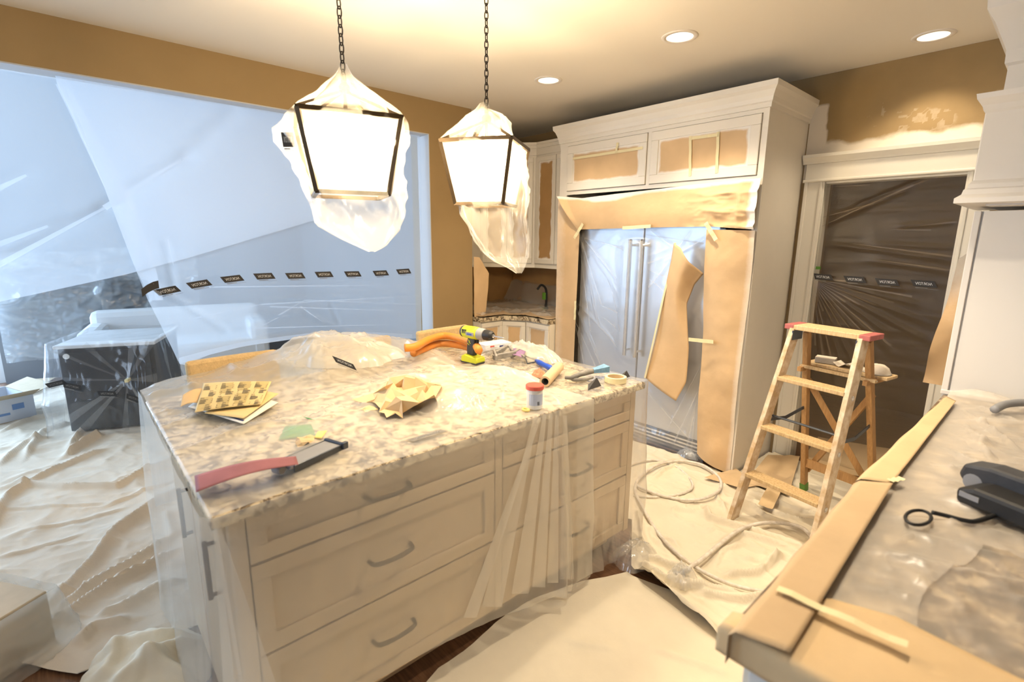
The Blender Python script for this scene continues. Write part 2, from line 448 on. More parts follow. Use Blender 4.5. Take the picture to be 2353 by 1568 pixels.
def text_mesh(s, size=1.0):
    cu = bpy.data.curves.new('lettering', 'FONT'); cu.body = s; cu.size = size; cu.align_x = 'CENTER'; cu.align_y = 'CENTER'; cu.resolution_u = 2
    o = bpy.data.objects.new('lettering', cu); COL.objects.link(o)
    dg = bpy.context.evaluated_depsgraph_get(); dg.update()
    me = bpy.data.meshes.new_from_object(o.evaluated_get(dg))
    V = np.array([v.co[:] for v in me.vertices]); F = [tuple(p.vertices) for p in me.polygons]
    bpy.data.objects.remove(o); bpy.data.curves.remove(cu); bpy.data.meshes.remove(me)
    return V, F
def ribbon(mb, A, B, n_=10):
    """folded-over ribbon of film between two edge curves A and B (lists of points)"""
    A = lerp_poly(A, n_); B = lerp_poly(B, n_); mb.grid(np.stack([A, B], 1))
def crease_lines(mb, fn, lines, w0, w1):
    """fn(u, v) -> point on the sheet (a little proud); each line ((u0, v0), (u1, v1)); ribbon tapering w0 -> w1"""
    for (a, b) in lines:
        a = np.array(a, float); b = np.array(b, float); t = (b-a)/(np.linalg.norm(b-a)+1e-9); q = np.array([-t[1], t[0]]); L_, R_ = [], []
        for k in range(9):
            p = a+(b-a)*k/8; w = w0+(w1-w0)*k/8
            L_.append(fn(*(p-q*w/2))); R_.append(fn(*(p+q*w/2)))
        mb.grid(np.stack([np.array(L_), np.array(R_)], 1))
def join_ribbons(o, mb):
    me = o.data; n0 = len(me.vertices); V = [v.co[:] for v in me.vertices]+mb.v
    F = [tuple(p.vertices) for p in me.polygons]+[tuple(i+n0 for i in f) for f in mb.f]
    me.clear_geometry(); me.from_pydata(V, [], F); me.update(); me.polygons.foreach_set('use_smooth', [True]*len(me.polygons))
NORTON_V, NORTON_F = text_mesh('NORTON', 1.0)
_w = NORTON_V[:, 0].max()-NORTON_V[:, 0].min(); _h = NORTON_V[:, 1].max()-NORTON_V[:, 1].min()
NORTON_V = NORTON_V - np.array([(NORTON_V[:, 0].max()+NORTON_V[:, 0].min())/2, (NORTON_V[:, 1].max()+NORTON_V[:, 1].min())/2, 0])
NORTON_V = NORTON_V/np.array([_w, _h, 1.0])     # unit width, unit height

def norton_label(mp, parent, w=0.125, h=0.045, shear=0.5, mirror=True, sub=True, mat='label_black', tm='print_white'):
    """mp(a, b, lift) -> point; a to the right, b up. A printed black flash with the word in it, seen from behind (mirrored)."""
    def q(a, b, lift): return mp(a - shear*b*1.0, b, lift)
    V = []; F = []; n = 6
    for k in range(n+1):
        a = -w/2+w*k/n; V += [q(a, -h/2, 0.003), q(a, h/2, 0.003)]
    for k in range(n): F.append((2*k, 2*k+2, 2*k+3, 2*k+1))
    o = mesh_obj('printed_label', V, F, mat, parent, world=True)
    sx = -1 if mirror else 1
    V = [q(v[0]*w*0.68*sx, v[1]*h*0.42, 0.0045) for v in NORTON_V]
    mesh_obj('lettering', V, NORTON_F, tm, o, world=True)
    # fine print line under the flash
    V = []; F = []
    for (b0, b1, a0, a1) in ((-h*0.5-0.008, -h*0.5-0.004, -w*0.45, w*0.06), (-h*0.5-0.0125, -h*0.5-0.011, -w*0.45, w*0.5)):
        k = len(V); V += [q(a0, b0, 0.003), q(a1, b0, 0.003), q(a1, b1, 0.003), q(a0, b1, 0.003)]; F.append((k, k+1, k+2, k+3))
    mesh_obj('fine_print', V, F, 'dusty_grey', o, world=True)
    return o

# ================================================================== THE SETTING
XH, XHB = -3.715, -3.885          # kitchen and sitting-room faces of the header wall
YB = 4.0                          # back wall
def struct(name, mb, mat, **k):
    return tag(mb.build(name, mat, **k), kind='structure')
struct('floor', MB().lim(-9.2, 1.6, -4.2, 6.2, -0.06, 0.0), 'wood_floor')
CANS = [onz(1562, 84, CEIL), onz(1260, 184, CEIL), onz(2145, 82, CEIL), np.array([-0.72, 2.02, CEIL]), np.array([-0.80, -0.60, CEIL]), np.array([-2.75, -0.9, CEIL])]  # the last three are out of view, added for their light
def ceiling_with_holes(x0, x1, y0, y1, z, holes, rad):
    bm = bmesh.new(); E_ = []
    def loop(pts):
        vs = [bm.verts.new(p) for p in pts]
        for i in range(len(vs)): E_.append(bm.edges.new((vs[i], vs[(i+1) % len(vs)])))
    loop([(x0, y0, z), (x1, y0, z), (x1, y1, z), (x0, y1, z)])
    for h in holes: loop([(h[0]+rad*math.cos(2*math.pi*k/24), h[1]+rad*math.sin(2*math.pi*k/24), z) for k in range(24)])
    bmesh.ops.triangle_fill(bm, use_beauty=True, use_dissolve=False, edges=E_)
    V = [v.co[:] for v in bm.verts]; bm.verts.index_update(); F = [[v.index for v in f.verts] for f in bm.faces]; bm.free()
    return MB().add(V, F)
cl = ceiling_with_holes(-4.6, 1.6, -3.2, 4.2, CEIL, CANS, 0.071)
cl.lim(-4.6, 1.6, -3.2, 4.2, CEIL+0.15, CEIL+0.2)
struct('ceiling', cl, 'ceiling_white')
w = MB()
w.lim(XHB, XH, -3.1, 2.832, 2.481, CEIL)                  # header over the wide opening
w.lim(XHB, XH, 2.395, 2.832, 0, 2.481)                    # pier at its end
w.lim(-4.55, XHB, 2.72, 2.832, 0, CEIL)                   # return into the corner nook
wl = struct('wall_left', w, 'wall_tan')
r = MB()
r.lim(XHB-0.004, XH-0.001, -3.1, 2.390, 2.474, 2.4812)
r.lim(XHB-0.004, XH-0.001, 2.388, 2.3955, 0, 2.481)
struct('trim_1', r, 'reveal_grey')
struct('wall_upper', MB().lim(XHB, XH, -4.1, 2.832, CEIL+0.08, 4.25), 'room_grey')
struct('wall_nook', MB().lim(-4.55, -4.45, 2.832, YB, 0, CEIL), 'wall_tan')
w = MB()
w.lim(-4.55, -1.236, YB, YB+0.1, 0, CEIL); w.lim(-0.502, 1.6, YB, YB+0.1, 0, CEIL); w.lim(-1.236, -0.502, YB, YB+0.1, 2.043, CEIL)
wb = struct('wall_back', w, 'wall_tan')
# skin of the back wall above the doorway, with paint oversprayed on it
n, m_ = 70, 130
xs = np.linspace(-1.385, -0.05, m_); zs = np.linspace(2.045, CEIL-0.002, n); X, Z = np.meshgrid(xs, zs)
sp = 1-sstep(2.262, 2.325, Z + 0.03*(fbm(X*9, Z*9, 3)-0.5)*2 - (X+1.3)*0.0)
sp = np.maximum(sp, (1-sstep(-1.275, -1.245, X+0.03*(fbm(X*7, Z*7, 5)-0.5)*2))*(1-sstep(2.53, 2.57, Z)))
sp = np.maximum(sp, sstep(-0.50, -0.47, X+0.05*(fbm(X*9, Z*9, 8)-0.5)*2)*(1-sstep(2.42, 2.5, Z)))
d = np.abs(Z-(2.385+0.06*(fbm(X*6, Z*0, 4)-.5)*4)); k = (fbm(X*30, Z*30, 9) > 0.57)*sstep(-1.12, -1.0, X)*(1-sstep(-0.62, -0.55, X))*(1-sstep(0.05, 0.09, d))
sp = np.maximum(sp, 0.30*k)
grid_obj('overspray_skin', np.stack([X, np.full_like(X, YB-0.0015), Z], -1), 'wall_sprayed', wb, attr={'spray': sp})
struct('wall_right', MB().lim(1.6, 1.7, -3.2, 4.1, 0, CEIL), 'wall_tan')
w = MB()
w.lim(-3.9, -1.1, -3.2, -3.1, 0, CEIL); w.lim(0.3, 1.6, -3.2, -3.1, 0, CEIL); w.lim(-1.1, 0.3, -3.2, -3.1, 0, 1.0); w.lim(-1.1, 0.3, -3.2, -3.1, 2.2, CEIL)
struct('wall_front', w, 'wall_tan')
# sitting room beyond the opening
w = MB()
w.lim(-7.95, -7.75, -0.62, 2.9, 0, 4.2); w.lim(-7.95, -7.75, -4.1, -3.2, 0, 4.2); w.lim(-7.95, -7.75, -3.2, -0.62, 3.8, 4.2)
struct('wall_far', w, 'room_grey')
struct('wall_side', MB().lim(-7.75, -4.55, 2.72, 2.832, 0, 4.2), 'room_grey')
w = MB()
w.lim(-7.75, -7.3, -4.1, -3.9, 0, 4.2); w.lim(-4.7, -3.9, -4.1, -3.9, 0, 4.2); w.lim(-7.3, -4.7, -4.1, -3.9, 0, 0.5); w.lim(-7.3, -4.7, -4.1, -3.9, 3.1, 4.2)
struct('wall_near', w, 'room_grey')
struct('ceiling_upper', MB().lim(-7.95, XH, -4.1, 2.9, 4.2, 4.28), 'ceiling_white')
def window(name, a0, a1, z0, z1, axis, pos, thick=0.08, mull=2):
    e = bpy.data.objects.new(name, None); COL.objects.link(e); tag(e, kind='structure')
    def bx(mb, u0, u1, v0, v1, t):
        if axis == 'x': mb.lim(pos-t/2, pos+t/2, u0, u1, v0, v1)
        else: mb.lim(u0, u1, pos-t/2, pos+t/2, v0, v1)
    f = MB(); w_ = 0.06
    bx(f, a0, a1, z0, z0+w_, thick); bx(f, a0, a1, z1-w_, z1, thick); bx(f, a0, a0+w_, z0+w_, z1-w_, thick); bx(f, a1-w_, a1, z0+w_, z1-w_, thick)
    for k in range(1, mull):
        u = a0+(a1-a0)*k/mull; bx(f, u-0.025, u+0.025, z0+w_, z1-w_, thick)
    f.build('window_frame', 'window_white', e)
    for k in range(mull):
        p = MB(); u0 = a0+(a1-a0)*k/mull; u1 = a0+(a1-a0)*(k+1)/mull
        bx(p, u0+0.03, u1-0.03, z0+w_, z1-w_, 0.006); p.build('pane', 'window_glass', e)
    return e
window('window_1', -3.2, -0.62, 0.0, 3.8, 'x', -7.88, mull=3)
window('window_2', -7.3, -4.7, 0.5, 3.1, 'y', -3.95, mull=3)
window('window_3', -1.1, 0.3, 1.0, 2.2, 'y', -3.12, mull=2)
# hall behind the doorway
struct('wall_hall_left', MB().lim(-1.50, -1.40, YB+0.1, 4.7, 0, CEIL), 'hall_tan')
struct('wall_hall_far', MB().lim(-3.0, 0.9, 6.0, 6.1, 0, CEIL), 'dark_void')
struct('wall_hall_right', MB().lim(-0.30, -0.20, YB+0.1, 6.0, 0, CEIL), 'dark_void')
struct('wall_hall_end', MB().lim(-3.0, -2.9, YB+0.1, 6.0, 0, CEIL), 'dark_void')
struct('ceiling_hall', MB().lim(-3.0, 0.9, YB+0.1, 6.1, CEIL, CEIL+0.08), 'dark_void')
# doorway trim
dr = bpy.data.objects.new('door_1', None); COL.objects.link(dr); dr.location = (-0.87, YB, 0); tag(dr, kind='structure')
def casing(x0, x1, inner):
    c = MB(); c.lim(x0, x1, YB-0.022, YB, 0, 2.055)
    if inner > 0: c.lim(x0, x0+0.022, YB-0.034, YB-0.0215, 0, 2.055); c.lim(x1-0.030, x1-0.012, YB-0.030, YB-0.0215, 0, 2.055)
    else: c.lim(x1-0.022, x1, YB-0.034, YB-0.0215, 0, 2.055); c.lim(x0+0.012, x0+0.030, YB-0.030, YB-0.0215, 0, 2.055)
    c.build('casing', 'trim_cream', dr, world=True, bevel=0.004)
casing(-1.362, -1.236, 1); casing(-0.502, -0.376, -1)
MB().lim(-1.362, -0.376, YB-0.030, YB, 2.055, 2.165).build('head_casing', 'trim_cream', dr, world=True, bevel=0.003)
MB().lim(-1.372, -0.366, YB-0.042, YB, 2.043, 2.062).build('head_fillet', 'trim_cream', dr, world=True, bevel=0.006)
cr = MB()
cr.prism([(0, 2.165), (-0.035, 2.165), (-0.04, 2.178), (-0.06, 2.205), (-0.062, 2.225), (0, 2.225)], lambda a, b, d: (d, YB+a, b), -1.384, -0.354)
cr.build('cornice', 'trim_cream', dr, world=True)
j = MB(); j.lim(-1.248, -1.2355, YB, YB+0.1, 0, 2.043); j.lim(-0.5025, -0.490, YB, YB+0.1, 0, 2.043); j.lim(-1.236, -0.502, YB, YB+0.1, 2.031, 2.0435)
j.build('jamb', 'trim_cream', dr, world=True)

# ================================================================== LARGE FURNITURE
def crown(x0, x1, yf, yb, prof):
    V = []; F = []
    n = len(prof)
    for (o, z) in prof:
        V += [(x0-o, yb, z), (x0-o, yf-o, z), (x1+o, yf-o, z), (x1+o, yb, z)]
    for i in range(n-1):
        for k in range(3): F.append((i*4+k, i*4+k+1, (i+1)*4+k+1, (i+1)*4+k))
    F.append((0, 3, 2, 1)); t = (n-1)*4; F.append((t, t+1, t+2, t+3))
    return MB().add(V, F)
def panel_door(mb, x0, x1, z0, z1, y, fw=0.055, th=0.022):
    mb.lim(x0, x1, y-th, y, z0, z0+fw); mb.lim(x0, x1, y-th, y, z1-fw, z1)
    mb.lim(x0, x0+fw, y-th, y, z0+fw, z1-fw); mb.lim(x1-fw, x1, y-th, y, z0+fw, z1-fw)
    mb.lim(x0+fw, x1-fw, y-th*0.45, y-0.001, z0+fw, z1-fw)

# ---- refrigerator surround
YF = 3.363
CX0, CX1 = -3.12, -1.391
cab = thing('refrigerator_cabinet', 'tall cream cabinet surround with crown moulding built around the refrigerator', 'cabinet', ((CX0+CX1)/2, 3.68, 0))
MB().lim(CX0, CX0+0.03, YF+0.001, YB-0.002, 0, 2.49).build('side_panel', 'cabinet_cream', cab, world=True)
MB().lim(CX1-0.03, CX1, YF+0.001, YB-0.002, 0, 2.49).build('side_panel', 'cabinet_cream', cab, world=True)
f = MB()
f.lim(CX0, -3.035, YF-0.02, YF, 0, 2.49); f.lim(-1.428, CX1, YF-0.02, YF, 0, 2.49)
f.lim(-3.035, -1.428, YF-0.02, YF, 2.415, 2.49); f.lim(-3.035, -1.428, YF-0.02, YF, 2.015, 2.045); f.lim(-2.245, -2.215, YF-0.02, YF, 2.045, 2.415)
f.build('face_frame', 'cabinet_cream', cab, world=True)
MB().lim(CX0+0.03, CX1-0.03, YF+0.03, YB-0.01, 2.03, 2.05).build('shelf', 'cabinet_cream', cab, world=True)
for (a, b_) in ((-3.03, -2.248), (-2.212, -1.432)):
    d_ = MB(); panel_door(d_, a, b_, 2.048, 2.412, YF-0.004, 0.062, 0.026)
    d_.build('cabinet_door', 'cabinet_cream', cab, world=True, bevel=0.004)
crown(CX0, CX1, YF-0.02, YB-0.002, [(0, 2.44), (0.010, 2.442), (0.012, 2.468), (0.018, 2.476), (0.022, 2.50), (0.036, 2.535), (0.050, 2.553), (0.052, 2.584), (0.0, 2.584)]).build('crown', 'cabinet_cream', cab, world=True)
# ---- refrigerator
fr = thing('refrigerator', 'wide stainless steel refrigerator with two long bar handles behind plastic film', 'refrigerator', (-2.27, 3.68, 0))
FD = 3.405
MB().lim(-2.88, -1.66, FD+0.03, 3.97, 0.0, 2.0).build('body', 'steel_dark', fr, world=True)
MB().lim(-2.875, -2.274, FD, FD+0.028, 0.16, 1.995).build('door', 'steel', fr, world=True, bevel=0.006)
MB().lim(-2.266, -1.665, FD, FD+0.028, 0.16, 1.995).build('door', 'steel', fr, world=True, bevel=0.006)
for x in (-2.352, -2.252):
    h = MB(); h.tube([(x, FD-0.062, 0.715), (x, FD-0.062, 1.645)], 0.0155, 14)
    for z in (0.76, 1.60): h.tube([(x, FD-0.06, z), (x, FD+0.001, z)], 0.010, 10)
    h.build('handle', 'steel_bright', fr, world=True, smooth=False)
gr = MB().lim(-2.86, -1.68, FD+0.012, FD+0.029, 0.0, 0.155).build('grille', 'tool_black', fr, world=True)
for k in range(5):
    MB().box((-2.27, FD+0.004, 0.02+k*0.029), (1.17, 0.016, 0.013)).build('slat', 'steel_bright', gr, world=True)

# ---- corner nook: upper and base cabinets
def poly_prism(poly, z0, z1): return MB().prism(poly, lambda a, b, d: (a, b, d), z0, z1)
up = thing('corner_wall_cabinet', 'cream corner wall cabinet in the nook beside the refrigerator', 'cabinet', (-4.0, 3.7, 1.36))
UP = [(-4.447, 2.84), (-4.12, 2.84), (-4.12, 3.24), (-3.68, 3.60), (-3.125, 3.60), (-3.125, 3.995), (-4.447, 3.995)]
poly_prism(UP, 1.385, 2.44).build('body', 'cabinet_cream', up, world=True)
def offs(poly, o, idx=(1, 2, 3, 4)):
    return [(p[0]+(o if i in idx and i < 4 else 0), p[1]-(o if i in (2, 3, 4) else 0)) for i, p in enumerate(poly)]
for (z0, z1, o, nm) in ((1.355, 1.385, 0.012, 'light_rail'), (2.44, 2.50, 0.010, 'frieze'), (2.50, 2.53, 0.03, 'crown'), (2.53, 2.552, 0.045, 'crown')):
    poly_prism(offs(UP, o), z0, z1).build(nm, 'cabinet_cream', up, world=True)
def facedoor(parent, a, b, z0, z1, nm='cabinet_door', sprayfw=0.042, papermat='kraft_dark', paper_label=None, th=0.02):
    """a, b plan points left->right seen from the room; frame door and inset masked panel"""
    a = np.array(a); b = np.array(b); t = (b-a)/np.linalg.norm(b-a); nrm = np.array([t[1], -t[0]]); L = np.linalg.norm(b-a)
    def P(s, z, o): q = a+t*s+nrm*o; return (q[0], q[1], z)
    mb = MB()
    def bb(s0, s1, za, zb, o0, o1):
        V = [P(s0, za, o0), P(s1, za, o0), P(s1, zb, o0), P(s0, zb, o0), P(s0, za, o1), P(s1, za, o1), P(s1, zb, o1), P(s0, zb, o1)]
        mb.add(V, [(0, 3, 2, 1), (4, 5, 6, 7), (0, 1, 5, 4), (2, 3, 7, 6), (1, 2, 6, 5), (0, 4, 7, 3)])
    fw = sprayfw
    bb(0, L, z0, z0+fw, 0.001, th); bb(0, L, z1-fw, z1, 0.001, th); bb(0, fw, z0+fw, z1-fw, 0.001, th); bb(L-fw, L, z0+fw, z1-fw, 0.001, th)
    d = mb.build(nm, 'cabinet_cream', parent, world=True, bevel=0.003)
    n_, m2 = 50, 24
    s = np.linspace(fw, L-fw, m2); z = np.linspace(z0+fw, z1-fw, n_); S, Zg = np.meshgrid(s, z)
    e = np.minimum(np.minimum(S-fw, L-fw-S), np.minimum(Zg-z0-fw, z1-fw-Zg))
    sp = 1-sstep(0.0, 0.026, e+0.014*(fbm(S*14, Zg*14, int(z0*10)+3)-0.5)*2)
    o = 0.006+0.004*fbm(S*9, Zg*9, 5)
    pts = a[None, None]+t[None, None]*S[..., None]+nrm[None, None]*o[..., None]
    return d, np.concatenate([pts, Zg[..., None]], -1), sp
def masked(parent, a, b, z0, z1, label, **k):
    d, P, sp = facedoor(parent, a, b, z0, z1, **k)
    o = grid_obj('masking_paper', P, k.get('papermat', 'kraft_dark'), None, attr={'spray': sp})
    return tag(o, label, 'paper', 'kraft paper masking the nook cabinet doors')
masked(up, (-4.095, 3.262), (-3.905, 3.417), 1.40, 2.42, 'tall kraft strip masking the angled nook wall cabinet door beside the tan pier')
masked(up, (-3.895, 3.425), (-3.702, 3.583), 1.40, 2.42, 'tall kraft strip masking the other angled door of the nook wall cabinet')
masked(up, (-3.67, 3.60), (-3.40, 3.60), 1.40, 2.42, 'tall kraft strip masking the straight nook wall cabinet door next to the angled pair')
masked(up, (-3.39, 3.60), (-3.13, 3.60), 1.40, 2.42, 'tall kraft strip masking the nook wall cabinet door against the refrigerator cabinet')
ba = thing('corner_base_cabinet', 'cream corner base cabinet under the nook worktop', 'cabinet', (-4.0, 3.6, 0))
BP = [(-4.447, 2.84), (-3.63, 2.84), (-3.63, 3.12), (-3.43, 3.27), (-3.125, 3.27), (-3.125, 3.995), (-4.447, 3.995)]
poly_prism(BP, 0.0, 0.872).build('body', 'cabinet_cream', ba, world=True)
masked(ba, (-3.63, 2.86), (-3.63, 3.115), 0.12, 0.86, 'sprayed kraft paper masking the nook base door beside the tan pier', papermat='kraft')
masked(ba, (-3.62, 3.128), (-3.44, 3.262), 0.12, 0.86, 'sprayed kraft paper masking the angled corner door of the nook base cabinet', papermat='kraft')
masked(ba, (-3.425, 3.27), (-3.13, 3.27), 0.12, 0.86, 'sprayed kraft paper masking the nook base door next to the refrigerator cabinet', papermat='kraft')
wt = poly_prism(offs(BP, 0.02), 0.874, 0.914).build('worktop', 'granite', None)
tag(wt, 'stone worktop of the corner nook hidden under paper and film', 'worktop')
# paper on the nook walls and worktop
def sheet(name, P, mat, label, cat, spray=None, group=None, solid=0.0, **k):
    P = np.asarray(P, float)
    o = grid_obj(name, P, mat, None, attr=None if spray is None else {'spray': spray}, solid=solid, **k)
    return tag(o, label, cat, group)
xs = np.linspace(-4.43, -3.13, 60); zs = np.linspace(0.93, 1.35, 24); X, Z = np.meshgrid(xs, zs)
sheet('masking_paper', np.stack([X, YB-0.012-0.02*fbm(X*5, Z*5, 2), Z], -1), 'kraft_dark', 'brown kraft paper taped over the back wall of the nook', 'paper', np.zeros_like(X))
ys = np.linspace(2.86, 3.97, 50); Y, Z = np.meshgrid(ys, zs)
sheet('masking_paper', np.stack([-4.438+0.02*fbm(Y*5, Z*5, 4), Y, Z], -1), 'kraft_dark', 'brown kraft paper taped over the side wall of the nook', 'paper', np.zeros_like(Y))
P = coons([(-3.615, 2.86), (-3.615, 3.12), (-3.42, 3.255), (-3.13, 3.255)], [(-4.38, 2.86), (-4.38, 3.95), (-3.13, 3.95)], [(-3.615, 2.86), (-4.38, 2.86)], [(-3.13, 3.255), (-3.13, 3.95)], 30, 50)
Zt = 0.920+0.012*ridged(P[..., 0]*6, P[..., 1]*6, 4)
sheet('masking_paper', np.dstack([P, Zt]), 'kraft', 'kraft paper lying over the nook worktop under clear film', 'paper', 0.25*np.ones(P.shape[:2]))
Zt = 0.936+0.05*ridged(P[..., 0]*4, P[..., 1]*5, 9)**2 + 0.22*sstep(3.75, 3.95, P[..., 1])
sheet('plastic_sheet', np.dstack([P, Zt]), 'film_wall', 'creased clear film over the nook worktop taped up its wall', 'plastic sheet')
fa = thing('faucet', 'black faucet half wrapped in film on the nook worktop', 'faucet', (-3.62, 3.72, 0.93))
MB().tube(catmull([(0, 0, 0), (0, 0, .16), (0, -.02, .22), (0.0, -.08, .25), (0, -.13, .21)], 6), 0.012, 8).build('spout', 'tool_black', fa)
MB().lathe([(0.028, 0), (0.026, 0.012), (0.014, 0.02), (0.014, 0.05)]).build('base', 'tool_black', fa)
MB().box((-0.02, -0.01, 0.13), (0.045, 0.02, 0.075)).build('tape_wrap', 'leaf', fa, bevel=0.006)
# kraft sheet hanging from the end of the pier
P = coons([(3.0-0.12, 0.42), (2.99, 0.42)], [(2.838, 1.475), (2.90, 1.47)], [(2.845, 0.42), (2.838, 1.475)], [(2.985, 0.42), (2.965, 0.86), (3.02, 1.32), (2.90, 1.47)], 40, 12)
sheet('masking_paper', np.stack([-3.712+0.02*fbm(P[..., 0]*8, P[..., 1]*6, 3)+0.02*(P[..., 0]-2.84), P[..., 0], P[..., 1]], -1), 'kraft', 'ragged kraft paper strip hanging at the nook edge beside the tan wall', 'paper',
      0.6*sstep(2.90, 2.97, P[..., 0])*sstep(0.5, 0.9, P[..., 1])*0+0.15)

# ---- range hood, its chimney and the white panel under it
hd = thing('range_hood', 'white painted range hood with mantel ledge and stepped chimney', 'range hood', (0.35, 3.1, 1.8))
PY = 3.14
hb = MB(); hb.lim(-0.352, 1.2, 2.96, PY+0.4, 1.86, 2.19); hb.build('hood_body', 'hood_white', hd, world=True, bevel=0.004)
crown(-0.352, 1.2, 2.96, PY+0.4, [(0, 2.17), (0.006, 2.18), (0.012, 2.20), (0.030, 2.225), (0.034, 2.245), (0.0, 2.245)]).build('cornice', 'hood_white', hd, world=True)
crown(-0.352, 1.2, 2.96, PY+0.4, [(0, 1.90), (0.01, 1.885), (0.012, 1.868), (0.022, 1.862), (0.026, 1.842), (0.045, 1.826), (0.045, 1.806), (0.030, 1.802), (0.0, 1.802)]).build('mantel', 'hood_white', hd, world=True)
MB().lim(-0.30, 1.15, 3.0, PY+0.35, 1.797, 1.803).build('soffit', 'hood_white', hd, world=True)
gl = MB().lim(-0.12, 0.9, 3.02, PY+0.20, 1.786, 1.7975).build('filter_frame', 'can_trim', hd, world=True)
MB().lim(-0.08, 0.86, 3.05, PY+0.17, 1.783, 1.7865).build('filter', 'kraft_gold', gl, world=True)
MB().lim(-0.325, 1.1, 3.12, YB-0.002, 2.245, CEIL-0.003).build('chimney', 'hood_white', hd, world=True)
crown(-0.325, 1.1, 3.12, YB-0.002, [(0, 2.38), (0.012, 2.39), (0.014, 2.44), (0.03, 2.48), (0.06, 2.55), (0.09, 2.60), (0.095, 2.66), (0.10, CEIL-0.004), (0.0, CEIL-0.004)]).build('crown', 'hood_white', hd, world=True)
tp = thing('tall_panel', 'tall flat white panel standing at the end of the counter under the hood', 'panel', (0.4, PY+0.2, 0))
MB().lim(-0.345, 1.2, PY+0.012, YB-0.06, 0.0, 1.78).build('carcass', 'hood_white', tp, world=True)
MB().lim(-0.347, -0.322, PY-0.006, PY+0.0125, 0.916, 1.78).build('stile', 'hood_white', tp, world=True, bevel=0.003)
MB().lim(-0.315, 1.2, PY, PY+0.0121, 0.935, 1.78).build('sheet', 'hood_white', tp, world=True)
MB().lim(-0.347, 1.2, PY-0.014, PY+0.0122, 0.916, 0.937).build('base_rail', 'hood_white', tp, world=True, bevel=0.003)
# kraft paper curling off the right-hand door casing
P = coons([(-0.33, 0.90), (-0.455, 0.90)], [(-0.345, 1.62), (-0.395, 1.56)], [(-0.33, 0.90), (-0.345, 1.62)], [(-0.455, 0.90), (-0.42, 1.30), (-0.395, 1.56)], 40, 10)
sheet('masking_paper', np.stack([P[..., 0], 3.40-0.10*sstep(0, 1, (P[..., 0]+0.33)/-0.13)*np.sin(P[..., 1]*7)**2-0.02*fbm(P[..., 0]*20, P[..., 1]*8, 2), P[..., 1]], -1), 'kraft',
      'curling kraft paper strip along the edge of the tall white panel', 'paper', 0.7*sstep(1.2, 1.55, P[..., 1]))

# ---- island
IX0, IX1, IY0, IY1 = -2.62, -1.367, 0.20, 2.145
IT = 0.93
isl = thing('kitchen_island', 'long cream kitchen island with drawers under hazy plastic', 'kitchen island', ((IX0+IX1)/2, 1.17, 0))
BX = -1.405
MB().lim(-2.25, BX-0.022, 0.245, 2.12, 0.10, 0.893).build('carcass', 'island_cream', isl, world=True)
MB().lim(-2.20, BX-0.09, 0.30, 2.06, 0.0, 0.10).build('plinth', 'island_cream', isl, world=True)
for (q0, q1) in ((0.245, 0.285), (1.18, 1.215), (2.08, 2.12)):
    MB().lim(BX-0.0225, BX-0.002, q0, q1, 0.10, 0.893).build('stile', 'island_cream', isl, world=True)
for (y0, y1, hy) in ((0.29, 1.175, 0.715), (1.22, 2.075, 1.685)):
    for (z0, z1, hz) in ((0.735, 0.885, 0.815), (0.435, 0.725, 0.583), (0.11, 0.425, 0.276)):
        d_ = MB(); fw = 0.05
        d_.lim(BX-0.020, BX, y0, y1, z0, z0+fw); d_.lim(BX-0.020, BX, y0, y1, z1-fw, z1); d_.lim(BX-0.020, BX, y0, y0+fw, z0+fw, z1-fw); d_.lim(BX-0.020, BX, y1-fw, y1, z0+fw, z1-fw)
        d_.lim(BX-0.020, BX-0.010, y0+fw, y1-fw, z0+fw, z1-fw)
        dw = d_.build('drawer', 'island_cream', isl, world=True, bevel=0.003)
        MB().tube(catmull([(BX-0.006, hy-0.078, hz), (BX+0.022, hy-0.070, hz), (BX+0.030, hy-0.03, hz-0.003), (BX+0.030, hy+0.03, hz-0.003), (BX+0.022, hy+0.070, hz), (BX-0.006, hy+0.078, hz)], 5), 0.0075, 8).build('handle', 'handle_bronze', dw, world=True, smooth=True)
for (x0, x1) in ((-2.23, -1.85), (-1.84, -1.45)):
    d_ = MB(); d_.lim(x0, x1, 0.225, 0.2455, 0.12, 0.88)
    ed = d_.build('end_door', 'island_cream', isl, world=True, bevel=0.003)
    MB().tube([(x1-0.05, 0.20, 0.62), (x1-0.05, 0.20, 0.80)], 0.007, 8).tube([(x1-0.05, 0.20, 0.63), (x1-0.05, 0.226, 0.63)], 0.006, 6).tube([(x1-0.05, 0.20, 0.79), (x1-0.05, 0.226, 0.79)], 0.006, 6).build('handle', 'handle_bronze', ed, world=True)
gt = MB().lim(IX0, IX1, IY0, IY1, 0.894, IT).build('island_worktop', 'granite', None, bevel=0.008)
tag(gt, 'speckled brown and cream granite worktop of the island', 'worktop')

